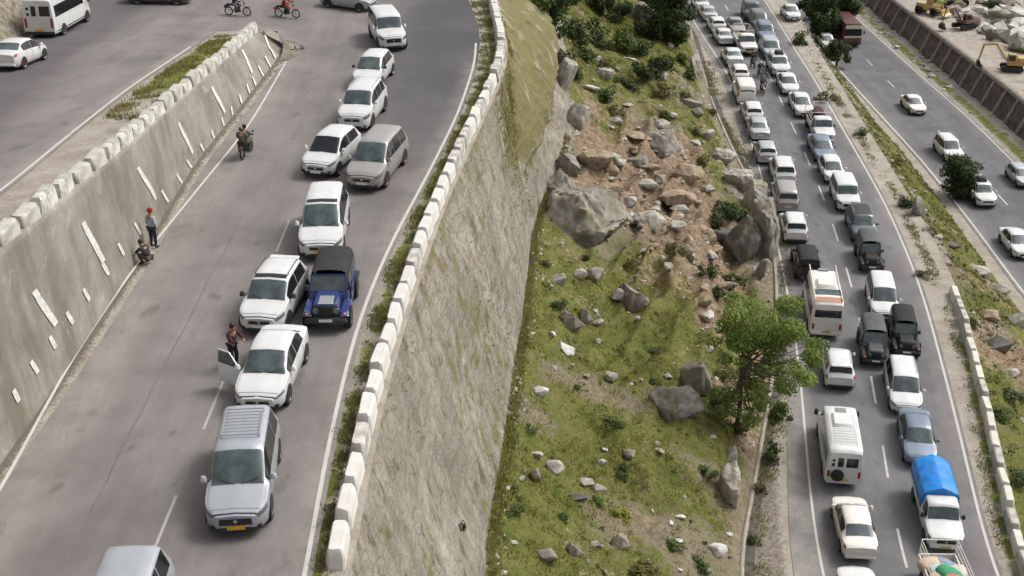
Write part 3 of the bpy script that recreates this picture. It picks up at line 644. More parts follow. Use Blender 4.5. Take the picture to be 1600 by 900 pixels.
def make_car(kind, pc, opts=()):
    p = CARS[kind]; rows, q = std_rows(p); m = paint(pc); big = 'rack' in opts or kind == 'boxsuv'; root = empty({'sedan': 'sedan_car', 'hatch': 'hatchback_car', 'csuv': 'compact_suv', 'suv': 'suv_car', 'mpv': 'minivan', 'boxsuv': 'boxy_suv'}[kind])
    s = Shell(rows); s.body('body', m, root); w, xf, xr = q['w'], q['xf'], q['xr']
    G_ = GLASSD if 'tint' in opts else GLASS
    s.patch('windshield', G_, root, q['cowl']+.02, q['rf']+.06, 5.22, 7, 0, nx=7, nv=5)
    ry = q['rr']-.06; s.patch('rear_window', GLASSD if kind != 'sedan' else G_, root, ry, q['rb']+(.07 if kind != 'sedan' else .05), 5.25, 7, 0, nx=5, nv=5)
    a, b = q['cowl']-.18, q['rr']+(.10 if kind != 'sedan' else -.22); mid = (a+b)/2-.02
    for sg in (1, -1):
        cuts = [a, mid+.025, mid-.02, b] if kind in ('sedan', 'hatch', 'csuv') else [a, a-(a-b)*.38+.025, a-(a-b)*.38-.02, a-(a-b)*.72+.03, a-(a-b)*.72-.03, b]
        for i in range(0, len(cuts)-1, 2):
            s.patch('side_window', GLASSD, root, cuts[i], cuts[i+1], 4.06, 4.93, sg, nx=5, nv=2)
        s.patch('headlight', LAMP, root, xf-.44, xf-.07, 3.5, 4.22, sg, off=.010, nx=5, nv=2)
        s.patch('taillight', TAIL, root, xr+.05, xr+.26, 3.5, 4.15 if kind == 'sedan' else 4.35, sg, off=.010, nx=3, nv=2)
        if p.get('clad'): s.patch('sill_cladding', BLK, root, xf-.3, xr+.25, 1.0, 2.15, sg, off=.012, nx=14, nv=2)
        mb = MB().box(q['cowl']-.34, q['cowl']-.16, 0, .20, q['bl']+.02, q['bl']+.17, Matrix.Translation((0, (w-.02) if sg > 0 else -(w+.18), 0)), .02, .02, .04)
        mb.build('wing_mirror', BLK if 'blackmirror' in opts else m, root, 40)
        if p.get('rails') or 'rails' in opts:
            yr = sg*(p.get('wr', .74)*w-.06); z = q['H']+.045
            MB().tube([(q['rf']-.25, yr, z-.06), (q['rf']-.35, yr, z), (q['rr']+.3, yr*.98, z-.02), (q['rr']+.15, yr*.97, z-.09)], .018).build('roof_rail', BLK if 'blackmirror' in opts else RIM, root, 40)
    s.patch('bonnet_gap', SEAM, root, xf-.19, xf-.205, 4.6, 7, 0, off=.006, nx=1, nv=6)
    for sg in (1, -1):
        for xx in (a-.10, mid, b+.25): s.patch('door_gap', SEAM, root, xx+.011, xx-.011, 2.0, 4.05, sg, off=.005, nx=1, nv=5)
        s.patch('bonnet_gap', SEAM, root, xf-.15, q['cowl'], 4.55, 4.62, sg, off=.006, nx=6, nv=1)
    gz0, gz1 = (q['hn']-.38, q['hn']-.13) if big else (q['hn']-.31, q['hn']-.15); gw = .52*w if big else .47*w
    g = MB().box(xf-.05, xf+.012, -gw, gw, gz0, gz1, None, .01, .02, .02).build('grille', BLK, root)
    MB().box(xf+.01, xf+.022, -gw*.95, gw*.95, gz1-.04, gz1-.02).build('grille_bar', CHR, g)
    MB().cyl((xf+.01, 0, (gz0+gz1)/2), (xf+.03, 0, (gz0+gz1)/2), .055, n=12).build('badge', CHR, g)
    s.patch('hood_lip', BLK, root, xf-.05, xf-.085, 3.9, 7, 0, off=.006, nx=1, nv=8)
    MB().box(xf-.08, xf+.018, -.54*w, .54*w, .27, .40, None, 0, .03, .02).build('air_intake', BLK, root)
    for sg in (1, -1): MB().box(xf-.22, xf-.065, sg*.70*w-.08, sg*.70*w+.08, .32, .42, None, .01, .01, .02).build('fog_lamp', BLK, root)
    MB().box(xf+.014, xf+.03, -.25, .25, gz0-.14, gz0-.03).build('number_plate', PLY if 'yplate' in opts else PLW, root)
    MB().box(xr-.02, xr-.003, -.25, .25, .62, .73).build('number_plate', PLY if 'yplate' in opts else PLW, root)
    MB().box(xr-.03, xr+.12, -.84*w, .84*w, .33, .47, None, 0, .02, .03).build('rear_bumper', BLK if p.get('clad') else m, root, 40)
    for sg in (1, -1):
        MB().tube([(q['cowl']+.03, sg*.12, q['bl']+.03+.02), (q['cowl']-.10, sg*.62*w+.02, q['bl']+.16)], .009, 4).build('wiper', BLK, root)
    if 'rack' in opts:
        b = MB(); z = q['H']+.09
        x0, x1 = q['rf']-.45, q['rr']+.55; yr = .60*w
        for sg in (1, -1): b.tube([(x0, sg*yr, z), (x1, sg*yr, z)], .02)
        for i in range(9): x = x0+(x1-x0)*i/8; b.tube([(x, -yr, z), (x, yr, z)], .013 if 0 < i < 8 else .024, 5)
        for sg in (1, -1):
            for x in (x0, x1): b.tube([(x, sg*yr, z), (x, sg*yr, z-.1)], .02, 5)
        b.build('roof_rack', RIM, root)
    if 'blackroof' in opts: s.patch('roof_panel', BLK, root, q['rf']-.1, q['rr']+.25, 5.6, 7, 0, off=.01, nx=8, nv=3)
    if 'sunroof' in opts: s.patch('roof_strip', GLASSD, root, q['rf']-.03, q['rf']-.28, 5.9, 7, 0, off=.01, nx=3, nv=3)
    if 'spoiler' in opts or kind in ('csuv', 'suv'):
        MB().box(q['rr']-.20, q['rr']+.12, -.66*w, .66*w, q['H']-.10, q['H']-.045, None, .03, .04, .02).build('spoiler', m, root)
    if 'roofbox' in opts:
        MB().box(-.75, .15, -.42, .42, q['H']+.06, q['H']+.36, None, .08, .08, .06).build('roof_box', BLK, root, 40)
    if 'opendoor' in opts:                          # front door on the car's right-hand side swung out
        h = empty('front_door_pivot'); bpy.data.objects.remove(h)
        D = MB(); Md = Matrix.Translation((q['cowl']-.22, -w*.99, 0)) @ Matrix.Rotation(R(60), 4, 'Z')
        D.box(-1.05, 0, -.05, .04, .28, .95, Md, .02, .02, .03)
        d = D.build('front_door', m, root, 40)
        D = MB(); D.tube([Md @ Vector(v) for v in ((-.02, 0, .93), (-.50, .05, 1.36), (-1.0, .05, 1.36), (-1.04, 0, .93))], .028, 6); D.build('window_frame', m, d)
        D = MB(); D.add([(-.06, .005, .94), (-.50, .045, 1.34), (-.98, .045, 1.34), (-1.02, .005, .94)], [(0,1,2,3)], Md); D.build('window_pane', GLASS, d)
        s.patch('door_opening', BLK, root, q['cowl']-.25, q['cowl']-1.15, 2.0, 4.05, -1, off=.012, nx=5, nv=3)
    add_wheels(root, p['L'], p['W'], xf-p['fx'], -(xr+p['rx']), p['r'])
    return root, p['L']
def make_jeep(pc, top='black', spare=False, opts=()):
    """open bodied off-roader: tub, long bonnet with separate wings, fabric or hard top"""
    m = paint(pc); root = empty('jeep'); L, W = 3.95, 1.75; tm = mat('canvas_'+top, {'black': (.022, .022, .024), 'grey': (.10, .105, .11)}[top], .9, var=.35, scale=3, bump=.5)
    MB().box(-1.95, .62, -.74, .74, .42, 1.06, None, .0, .02, .05).build('tub', m, root, 40)
    MB().box(.60, 1.72, -.50, .50, .55, 1.12, None, .02, .07, .07).build('bonnet', m, root, 40)
    for sg in (1, -1):
        y0 = .50 if sg > 0 else -.84
        MB().box(.52, 1.86, y0, y0+.34, .68, .80, None, .10, .02, .05).build('wing', m if 'bodywing' in opts else BLK, root, 40)
        MB().box(-1.9, -1.0, y0+(.20 if sg > 0 else 0), y0+(.40 if sg > 0 else .14), .70, .80, None, .1, 0, .04).build('wing', BLK, root, 40)
        MB().cyl((1.69, sg*.37, .86), (1.80, sg*.37, .86), .105, n=16).build('headlight', LAMP, root, 40)
        MB().cyl((1.80, sg*.68, .76), (1.88, sg*.68, .74), .05, n=10).build('indicator', AMB, root)
        MB().box(.52, .66, sg*.80-.09, sg*.80+.09, 1.12, 1.32, None, .01, .01, .04).build('wing_mirror', BLK, root, 40)
        MB().box(-1.97, -1.94, sg*.62-.07, sg*.62+.07, .72, .92).build('taillight', TAIL, root)
        MB().box(-.62, .34, sg*.775-.02, sg*.775+.02, .50, 1.02, None, .03, 0, .02).build('door', m, root)
    g = MB().box(1.70, 1.755, -.46, .46, .58, 1.04, None, .01, .03, .04).build('grille', m if 'bodygrille' in opts else BLK, root, 40)
    b = MB()
    for i in range(7): y = -.21+i*.07; b.box(1.752, 1.765, y-.018, y+.018, .66, .98)
    b.build('grille_slots', BLK, g)
    MB().box(1.74, 1.96, -.78, .78, .46, .62, None, .02, .03, .04).build('front_bumper', BLK, root, 40)
    MB().box(1.955, 1.968, -.24, .24, .50, .60).build('number_plate', PLW, root)
    if 'bodywing' in opts: MB().box(1.02, 1.70, -.30, .30, 1.10, 1.135, None, .05, .05, .01).build('bonnet_panel', paint('pale_silver'), root)
    # windscreen frame and glass
    fr = MB(); pts = [(.60, -.68, 1.08), (.36, -.64, 1.62), (.36, .64, 1.62), (.60, .68, 1.08), (.60, -.68, 1.08)]
    fr.tube(pts, .032, 6); f = fr.build('windshield_frame', m, root, 40)
    V = [(.60, -.66, 1.09), (.37, -.62, 1.60), (.37, .62, 1.60), (.60, .66, 1.09)]; mesh('windshield', V, [(0,1,2,3)], GLASS, f)
    # top
    t = MB(); V = []; n = 9; xs = [.37, .2, -.3, -.8, -1.3, -1.75, -1.93]
    for i, x in enumerate(xs):
        sag = .03*math.sin(i*2.1); 
        for yy, zz in ((-.72, 1.12), (-.70, 1.4), (-.64, 1.68), (-.5, 1.79), (0, 1.83+sag), (.5, 1.79), (.64, 1.68), (.70, 1.4), (.72, 1.12)):
            if x > .3 and zz < 1.5: zz = 1.6; yy = math.copysign(.66, yy)
            if x < -1.9: zz = zz-.05
            V.append((x, yy, zz))
    Fc = [(i*n+j, (i+1)*n+j, (i+1)*n+j+1, i*n+j+1) for i in range(len(xs)-1) for j in range(n-1)]+[tuple((len(xs)-1)*n+j for j in range(n))]
    t.add(V, Fc); t.build('soft_top', tm, root, 45)
    for sg in (1, -1):
        for xa, xb in ((.24, -.55), (-.75, -1.7)):
            mesh('side_window', [(xa, sg*.722, 1.16), (xb, sg*.727, 1.16), (xb, sg*.705, 1.50), (xa-.10*(xa > 0), sg*.70, 1.50)], [(0,1,2,3)], GLASSD, root)
    mesh('rear_window', [(-1.942, -.5, 1.2), (-1.942, .5, 1.2), (-1.942, .45, 1.55), (-1.942, -.45, 1.55)], [(0,1,2,3)], GLASSD, root)
    c = MB().lathe([(0, -.10), (.2, -.10), (.36, -.09), (.37, 0), (.36, .09), (0, .09)], (0, 0, 0), n=18)
    o = c.build('spare_wheel', TYRE, root, 40); o.rotation_euler = (0, 0, R(90)); o.location = (-2.07, .1, .86)
    add_wheels(root, L, 1.72, 1.28, 1.18, .38, wd=.25, dish=RIM if 'alloy' in opts else mat('dark_steel', (.08, .08, .085), .5))
    return root, L
def make_pickup(pc, load='empty', opts=()):
    m = paint(pc); root = empty('pickup_truck'); L, W = 5.45, 1.80; w = W/2; xf = L/2; H = 1.86
    cowl, rf = xf-1.25, xf-1.62; cb = xf-2.5
    rows = [(xf, .46, .80*w, .6, .88, .93, .70*w), (xf-.06, .30, .90*w, .62, .95, .99, .76*w), (xf-.3, .28, .97*w, .66, 1.0, 1.04, .82*w), (cowl, .28, w, .7, 1.10, 1.15, .86*w),
            (rf, .28, w, .7, 1.12, H-.03, .80*w), (rf-.4, .28, w, .7, 1.12, H, .81*w), (cb+.05, .28, w, .7, 1.12, H-.02, .81*w), (cb, .30, .99*w, .7, 1.10, H-.12, .78*w)]
    s = Shell(rows); s.body('cab', m, root)
    s.patch('windshield', GLASS, root, cowl+.02, rf+.05, 5.2, 7, 0, nx=6, nv=5)
    for sg in (1, -1):
        s.patch('side_window', GLASSD, root, cowl-.12, cb+.32, 4.1, 4.9, sg, nx=6, nv=2)
        s.patch('headlight', LAMP, root, xf-.30, xf-.05, 3.3, 4.2, sg, off=.01, nx=3, nv=2)
        MB().box(cowl-.30, cowl-.14, sg*(w+.08)-.09, sg*(w+.08)+.09, 1.14, 1.36, None, .01, .01, .04).build('wing_mirror', BLK, root, 40)
        MB().box(-L/2-.01, -L/2+.03, sg*.7-.08, sg*.7+.08, .62, .76).build('taillight', TAIL, root)
    g = MB().box(xf-.05, xf+.012, -.48, .48, .62, .84, None, .01, .02, .03).build('grille', BLK, root)
    MB().cyl((xf+.01, 0, .73), (xf+.03, 0, .73), .06, n=12).build('badge', CHR, g)
    MB().box(xf-.06, xf+.07, -.84*w, .84*w, .36, .54, None, .01, .02, .03).build('front_bumper', BLK if pc != 'white' else m, root, 40)
    MB().box(xf+.068, xf+.08, -.24, .24, .40, .50).build('number_plate', PLY, root)
    bx0, bx1, bz0, bz1 = -L/2, cb-.06, .72, 1.14
    MB().box(bx0, bx1, -w, w, bz0-.06, bz0, None).build('bed_floor', m, root)
    for y0, y1 in ((-w, -w+.05), (w-.05, w)): MB().box(bx0, bx1, y0, y1, bz0, bz1).build('bed_side', m, root)
    MB().box(bx0, bx0+.05, -w+.051, w-.051, bz0, bz1).build('tailgate', m, root)
    MB().box(bx1-.05, bx1, -w+.051, w-.051, bz0, bz1+.35).build('headboard', m, root)
    MB().box(-L/2+.1, .2, -.45, .45, .38, .64).build('chassis', BLK, root)
    if load == 'tarp':                                  # blue sheet stretched over a ridge pole
        T = mat('blue_tarpaulin', (.005, .22, .68), .45, var=.28, scale=2.5, bump=.5); V = []; nx = 14; prof = [(-.93, 1.02), (-.93, 1.35), (-.90, 1.72), (-.82, 1.92), (-.45, 2.12), (-.06, 2.26), (.06, 2.27), (.45, 2.13), (.82, 1.92), (.90, 1.72), (.93, 1.35), (.93, 1.02)]
        for i in range(nx+1):
            x = bx0-.06+(bx1-bx0+.16)*i/nx; u = abs(math.sin(i/nx*math.pi*3))
            for (yy, zz) in prof: V.append((x, yy*(1-.015*u), zz-.045*(1-u)*(zz > 1.8)+random.uniform(-.012, .012)))
        n = len(prof); Fc = [(i*n+j, (i+1)*n+j, (i+1)*n+j+1, i*n+j+1) for i in range(nx) for j in range(n-1)]+[tuple(range(n)), tuple(nx*n+n-1-j for j in range(n))]
        mesh('tarpaulin', V, Fc, T, root, 35)
        for sg in (1, -1): MB().tube([(bx1-.1, sg*.95, 1.3), (bx0, sg*.95, 1.25)], .015, 5).build('rope', BLK, root)
    if load == 'frame' or load == 'brown':
        b = MB()
        for x in (bx0+.05, bx1-.03):
            for sg in (1, -1): b.tube([(x, sg*(w-.04), bz1), (x, sg*(w-.04), 2.05)], .028, 6)
            b.tube([(x, -w+.04, 2.05), (x, w-.04, 2.05)], .03, 6)
        for sg in (1, -1):
            for z in (1.5, 1.8, 2.05): b.tube([(bx0+.05, sg*(w-.04), z), (bx1-.03, sg*(w-.04), z)], .02, 5)
        b.build('bed_rails', paint('ivory'), root)
    add_wheels(root, L, W, xf-.92, L/2-1.05, .36, dish=mat('dark_steel', (.08, .08, .085), .5))
    return root, L
def make_van(pc, kind='traveller'):
    """tall passenger van seen from behind"""
    m = paint(pc); root = empty('passenger_van'); P = dict(traveller=(5.8, 1.98, 2.5), long=(6.2, 2.12, 2.7), transit=(6.4, 2.05, 2.6))[kind]
    L, W, H = P; w = W/2; xf, xr = L/2, -L/2; cowl = xf-.75; rf = cowl-.75; bl = 1.30
    rows = [(xf, .5, .78*w, .6, .92, .96, .7*w), (xf-.07, .32, .90*w, .65, 1.0, 1.04, .76*w), (xf-.35, .28, .98*w, .8, 1.1, 1.16, .84*w), (cowl, .28, w, .8, bl, 1.42, .88*w), (rf, .28, w, .85, bl, H-.05, .86*w),
            (rf-.5, .28, w, .85, bl, H, .87*w), (xr+.3, .28, w, .85, bl, H-.01, .87*w), (xr+.09, .3, .985*w, .85, bl, H-.06, .85*w), (xr, .34, .955*w, .85, bl-.02, H-.2, .82*w)]
    s = Shell(rows, sm=1); s.body('body', m, root, .1)
    s.patch('windshield', GLASS, root, cowl+.02, rf+.1, 5.15, 7, 0, nx=6, nv=5)
    a, b = rf+.25, xr+.35; n = 4
    for sg in (1, -1):
        if kind == 'transit': s.patch('side_window', GLASSD, root, a, b, 4.05, 4.62, sg, nx=14, nv=2)
        else:
            for i in range(n):
                x0 = a+(b-a)*i/n-.05; x1 = a+(b-a)*(i+1)/n+.05; s.patch('side_window', GLASSD, root, x0, x1, 4.05, 4.62, sg, nx=4, nv=2)
        MB().box(xr-.012, xr+.05, sg*.80*w-.07, sg*.80*w+.07, .75, 1.15 if kind != 'transit' else 1.35).build('taillight', TAIL, root)
        MB().box(cowl-.1, cowl+.05, sg*(w+.14)-.10, sg*(w+.14)+.10, 1.35, 1.70, None, .01, .01, .04).build('wing_mirror', BLK, root, 40)
        s.patch('headlight', LAMP, root, xf-.35, xf-.06, 3.3, 4.2, sg, off=.01, nx=3, nv=2)
        s.patch('sill_cladding', BLK if kind == 'transit' else m, root, xf-.5, xr+.1, 1.2, 2.3, sg, off=.015, nx=14, nv=2)
    yb = xr-.013
    if kind == 'traveller':
        for y0, y1 in ((-.68, -.06), (.06, .38)):
            MB().box(yb, xr+.03, y0, y1, 1.42, 2.0, None, 0, .0, .03).build('rear_window', GLASSD, root)
        MB().box(yb, xr+.03, .52, .66, 1.74, 1.90).build('rear_vent', GLASSD, root); MB().box(yb, xr+.03, .52, .66, 1.46, 1.64).build('rear_vent', GLASSD, root)
        c = MB().lathe([(0, -.09), (.17, -.09), (.2, -.06), (.33, -.09), (.35, 0), (.33, .09), (0, .09)], (0, 0, 0), n=20); o = c.build('spare_wheel', TYRE, root, 40); o.rotation_euler = (0, 0, R(90)); o.location = (xr-.10, .34, .92)
        MB().box(-.75, .55, -.56, .56, H+.012, H+.17, None, .08, .08, .05).build('roof_unit', m, root, 40)
        b_ = MB()
        for x in (-1.0, -1.25, -1.5, -1.75, -2.0, -2.25): b_.tube([(x, -.62, H+.10), (x, .62, H+.10)], .02, 5)
        for sg in (1, -1): b_.tube([(.7, sg*.68, H+.12), (-2.35, sg*.68, H+.12)], .022, 5)
        b_.build('roof_rack', m, root)
        MB().box(xf-2.3, xf-1.8, -.28, .28, H+.01, H+.05).build('roof_hatch', mat('hatch_grey', (.2, .2, .2), .6), root)
        MB().box(-1.95, .9, w+.012, w+.05, 1.02, 1.12).build('rub_rail', m, root)
    elif kind == 'long':
        MB().box(yb, xr+.04, -.80*w, .80*w, 1.62, 2.14, None, 0, .02, .05).build('rear_window', GLASSD, root)
        s.patch('orange_band', mat('orange_paint', (.36, .17, .10), .4, coat=.4), root, xr+.75, xr+.13, 5.9, 7, 0, off=.012, nx=4, nv=4)
        MB().box(xr+1.95, xr+3.1, -.62*w, .62*w, H+.02, H+.22, None, .1, .1, .06).build('roof_unit', m, root, 40)
        s.patch('glass_roof', mat('roof_glass', (.05, .11, .10), .12, var=.8, scale=1.6), root, xr+1.85, xr+1.05, 5.9, 7, 0, off=.012, nx=3, nv=4)
        b_ = MB()
        for sg in (1, -1): b_.tube([(2.1, sg*.80*w, H+.08), (-2.9, sg*.80*w, H+.08)], .04, 6)
        b_.build('roof_rail', m, root)
        for yy in (-.28, 0, .28): pass
        MB().box(1.35, 1.65, -.32, .32, H+.015, H+.07).build('roof_hatch', mat('hatch_grey', (.2, .2, .2), .6), root)
        MB().box(xr-.05, xr+.05, -.9*w, .9*w, .40, .58, None, 0, 0, .03).build('rear_bumper', m, root)
    else:
        MB().box(yb, xr+.03, -.78, -.10, 1.48, 2.1, None, 0, 0, .04).build('rear_window', GLASSD, root); MB().box(yb, xr+.03, .10, .42, 1.48, 2.1, None, 0, 0, .04).build('rear_window', GLASSD, root)
        MB().box(yb, xr+.03, .55, .72, 1.5, 1.66).build('rear_vent', GLASSD, root); MB().box(yb, xr+.03, .55, .72, 1.85, 2.02).build('rear_vent', GLASSD, root)
        MB().box(xr-.07, xr+.05, -.92*w, .92*w, .34, .52, None, 0, 0, .04).build('rear_bumper', BLK, root)
    MB().box(xr-.075, xr-.055, -.26, .26, .56, .68).build('number_plate', PLY, root)
    add_wheels(root, L, W, xf-.95, L/2-1.35, .37, dish=RIM if kind == 'transit' else mat('dark_steel', (.08, .08, .085), .5))
    return root, L
def make_truck():
    root = empty('bus'); L, W, H = 7.4, 2.35, 2.9; w = W/2; lo, hi, cr = paint('maroon'), mat('maroon_dark', (.075, .02, .02), .5), paint('cream')
    MB().box(-L/2, L/2-.03, -w, w, .5, 1.45, None, 0, 0, .12).build('lower_body', lo, root, 40)
    MB().box(-L/2+.02, L/2-.05, -w+.01, w-.01, 1.455, H, None, .12, .08, .18).build('upper_body', hi, root, 40)
    MB().box(L/2-.09, L/2-.02, -w+.14, w-.14, 1.50, 2.30, None, .02, .06, .04).build('windshield', GLASSD, root)
    MB().box(L/2-.12, L/2+.06, -w+.12, w-.12, 2.34, 2.76, None, .04, .04, .06).build('destination_board', cr, root)
    MB().box(L/2-.06, L/2+.02, -w+.06, w-.06, 1.22, 1.44, None, 0, 0, .03).build('front_band', cr, root)
    MB().box(L/2-.1, L/2+.08, -w+.04, w-.04, .42, .70, None, 0, 0, .05).build('front_bumper', BLK, root)
    for sg in (1, -1):
        MB().cyl((L/2-.05, sg*.8, .92), (L/2+.0, sg*.8, .92), .13, n=14).build('headlight', LAMP, root)
        MB().box(L/2-.02, L/2+.2, sg*(w+.15)-.08, sg*(w+.15)+.08, 1.7, 2.15, None, 0, 0, .03).build('wing_mirror', BLK, root)
        for i in range(6):
            x = L/2-1.1-i*1.18; MB().box(x-.95, x, sg*(w+.001)-.02, sg*(w+.001)+.012, 1.58, 2.25).build('side_window', GLASSD, root)
    add_wheels(root, L, W, L/2-1.4, L/2-2.2, .48, wd=.28)
    return root, L

PROTO = {}
def vehicle(kind, pc, px, py, label, face, yaw=0., road=None, group=None, opts=(), name=None, cat=None, flip=None, shift=None, sc=None, dy=None):
    key = (kind, pc, tuple(sorted(opts)))
    if key not in PROTO:
        if kind in CARS: r = make_car(kind, pc, opts)
        elif kind == 'jeep': r = make_jeep(pc, 'grey' if 'greytop' in opts else 'black', opts=opts)
        elif kind == 'pickup': r = make_pickup(pc, next((o for o in ('tarp', 'frame', 'brown') if o in opts), 'empty'))
        elif kind == 'bus': r = make_truck()
        else: r = make_van(pc, kind)
        PROTO[key] = r; o = r[0]
    else: o = copy_tree(PROTO[key][0])
    L = PROTO[key][1]; p = at(px, py+(dy if dy is not None else 0))
    if sc: L *= sc[0]; o.scale = sc
    base = 0.
    if road is not None: base = math.atan2(float(road(p.y+3)-road(p.y-3)), 6.)   # lean of the lane from +Y towards +X
    if face == 'F': nx, ny = math.sin(R(yaw)-base), -math.cos(R(yaw)-base)
    else: nx, ny = math.sin(base+R(yaw)), math.cos(base+R(yaw))
    if not sc and road is not None: j = random.Random(px*7+py); sc = (j.uniform(.96, 1.05), j.uniform(.98, 1.03), j.uniform(.96, 1.06)); o.scale = sc
    c = Vector((p.x, p.y, 0)); s = -1 if face == 'F' else 1
    if shift is not None: s = shift
    c.x += s*nx*L/2; c.y += s*ny*L/2
    z = lambda q: float(G(c.x+nx*q, c.y+ny*q))
    zf, zr = z(1.3), z(-1.3); o.location = (c.x, c.y, (zf+zr)/2+ASZ+.004)
    o.rotation_euler = (0, -math.atan2(zf-zr, 2.6), math.atan2(ny, nx)); o.rotation_mode = 'XYZ'
    cats = {'sedan': 'car', 'hatch': 'car', 'csuv': 'car', 'suv': 'suv', 'mpv': 'minivan', 'boxsuv': 'suv', 'jeep': 'jeep', 'pickup': 'pickup', 'bus': 'bus'}
    tag(o, label, cat or cats.get(kind, 'van'), group)
    if name: o.name = name
    return o
gl = 'cars queueing down the left road'
V_ = vehicle
V_('mpv', 'pale_silver', 371, 844, 'silver minivan with slatted roof rack and yellow plate, nearest complete car on the left road', 'F', 5, group=gl, opts=('rack', 'yplate'), sc=(1.04, 1, 1.04))
door_car = V_('sedan', 'white', 404, 652, 'white sedan with its front door swung open and a man standing at it', 'F', -3, group=gl, opts=('opendoor',), sc=(1.03, 1, 1.06))
V_('csuv', 'white', 407, 529, 'white compact suv with black mirrors right behind the white sedan with the open door', 'F', -6, group=gl, opts=('blackmirror', 'sunroof'), sc=(1.06, 1, 1.03))
V_('jeep', 'blue', 510, 524, 'bright blue open jeep with black soft top on the left road', 'F', 1, group=gl, opts=('alloy', 'bodywing'), sc=(1.04, 1.02, 1.03))
V_('mpv', 'white', 501, 412, 'white minivan with yellow number plate directly behind the blue jeep', 'F', 3, group=gl, opts=('yplate', 'sunroof'), sc=(1.1, 1.03, 1.08))
V_('mpv', 'taupe', 566, 303, 'grey brown minivan alongside the white hatchback and pulled out towards the parapet', 'F', -11, group=gl, sc=(1.12, 1.02, 1.08))
V_('hatch', 'white', 494, 282, 'white hatchback squeezed beside the grey brown minivan', 'F', -14, group=gl, opts=('tint',), sc=(1.13, 1.06, 1.12))
V_('suv', 'white', 551, 210, 'white suv with silver roof rails behind the white hatchback and grey brown minivan', 'F', -7, group=gl, sc=(1.12, 1, 1.12))
V_('hatch', 'white', 570, 144, 'white hatchback in the bend behind the suv with roof rails', 'F', -8, group=gl, opts=('blackmirror',), sc=(1.15, 1.02, 1.1))
V_('boxsuv', 'white', 616, 82, 'boxy white suv rounding the hairpin, last of the left queue facing the camera', 'F', 15, group=gl, sc=(1.1, 1.05, 1.1))
V_('hatch', 'pale_silver', 545, 12, 'silver hatchback turned side on at the top of the hairpin', 'F', 72, group=gl, shift=0.)
V_('sedan', 'charcoal', 250, 4, 'dark grey sedan side on at the top edge, beyond the parapet end', 'F', 88, shift=0.)
V_('mpv', 'pale_silver', 162, 1120, 'pale silver minivan cut off by the bottom edge at lower left', 'F', 3, opts=('tint',))
V_('transit', 'white', 64, 60, 'white passenger van with dark windows parked at the top left corner', 'A', 3)
V_('sedan', 'white', 4, 113, 'white sedan parked behind the white passenger van at the left edge', 'A', 3)
# right road, left lane: seen from behind
ga = 'cars in the left lane of the right road'
AL = lambda k, c, x, y, l, **q: V_(k, c, x, y, l, 'A', q.pop('yaw', 0), road=ER0, group=ga, dy=3+(y*.011), **q)
AL('sedan', 'white', 1364, 995, 'white car roof just showing at the bottom edge of the right road')
AL('sedan', 'ivory', 1343, 870, 'ivory white sedan seen from behind, below the white van with the spare wheel')
AL('traveller', 'white', 1315, 752, 'white passenger van with spare wheel and roof rack seen from behind')
AL('csuv', 'white', 1311, 604, 'white compact suv seen from behind between the two tall vans')
AL('long', 'ivory', 1289, 523, 'ivory minibus with orange band above its rear window')
AL('jeep', 'black', 1262, 434, 'black jeep half hidden in front of the ivory minibus', opts=('pickupjeep',))
AL('csuv', 'white', 1243, 377, 'white suv seen from behind ahead of the black jeep, next to the dark rock outcrop')
AL('mpv', 'grey', 1230, 330, 'grey minivan seen from behind between two white suvs')
AL('suv', 'white', 1226, 289, 'white suv seen from behind ahead of the grey minivan')
AL('hatch', 'silver', 1199, 254, 'silver hatchback seen from behind, drawn close to the left road edge')
AL('sedan', 'silver', 1188, 218, 'silver sedan with dark rear window ahead of the silver hatchback')
AL('hatch', 'white', 1178, 190, 'white hatchback ahead of the silver sedan with the dark rear window')
AL('boxsuv', 'ivory', 1166, 161, 'ivory boxy suv across the lane from two parked motorcycles')
AL('hatch', 'ivory', 1158, 128, 'ivory hatchback ahead of the ivory boxy suv')
AL('sedan', 'white', 1149, 103, 'white sedan to the left of the ivory pickup in the middle of the jam')
AL('sedan', 'white', 1135, 69, 'white sedan with its nose beside the grey car at the narrow part of the jam')
AL('hatch', 'white', 1123, 50, 'white hatchback third from the top in the left lane of the right road')
AL('sedan', 'silver', 1110, 32, 'silver sedan second from the top in the left lane of the right road')
AL('sedan', 'white', 1098, 16, 'white sedan farthest up the left lane at the top edge')
V_('sedan', 'grey', 1154, 56, 'grey sedan squeezed into the middle of the right road', 'F', 0, road=ER0, opts=('tint',))
V_('pickup', 'ivory', 1171, 89, 'ivory pickup with a railed bed facing the camera in the middle of the jam', 'F', 0, road=ER0, opts=('frame',))
# right road, right lane: facing the camera
gb = 'cars in the right lane of the right road'
BL = lambda k, c, x, y, l, **q: V_(k, c, x, y, l, 'F', q.pop('yaw', 0), road=ER1, group=gb, dy=4+(y*.011), **q)
PK = BL('pickup', 'ivory', 1509, 1003, 'ivory pickup with pale railed bed full of luggage at the bottom right', opts=('frame',))
BL('pickup', 'white', 1476, 854, 'white pickup with its load under a bright blue tarpaulin', opts=('tarp',))
BL('sedan', 'blue_grey', 1437, 722, 'blue grey sedan directly behind the blue tarpaulin')
BL('mpv', 'white', 1415, 641, 'white minivan with silver roof rails behind the blue grey sedan', opts=('rails',))
BL('jeep', 'black', 1415, 553, 'black jeep with black canvas top nearest the parapet side')
BL('jeep', 'charcoal', 1367, 567, 'dark grey jeep with grey canvas top left of the black canvas topped jeep', opts=('greytop',))
BL('mpv', 'white', 1382, 496, 'white minivan behind the two dark jeeps')
BL('jeep', 'black', 1362, 421, 'black jeep with chrome wheels and pale bumper behind the white minivan', opts=('alloy', 'greytop'))
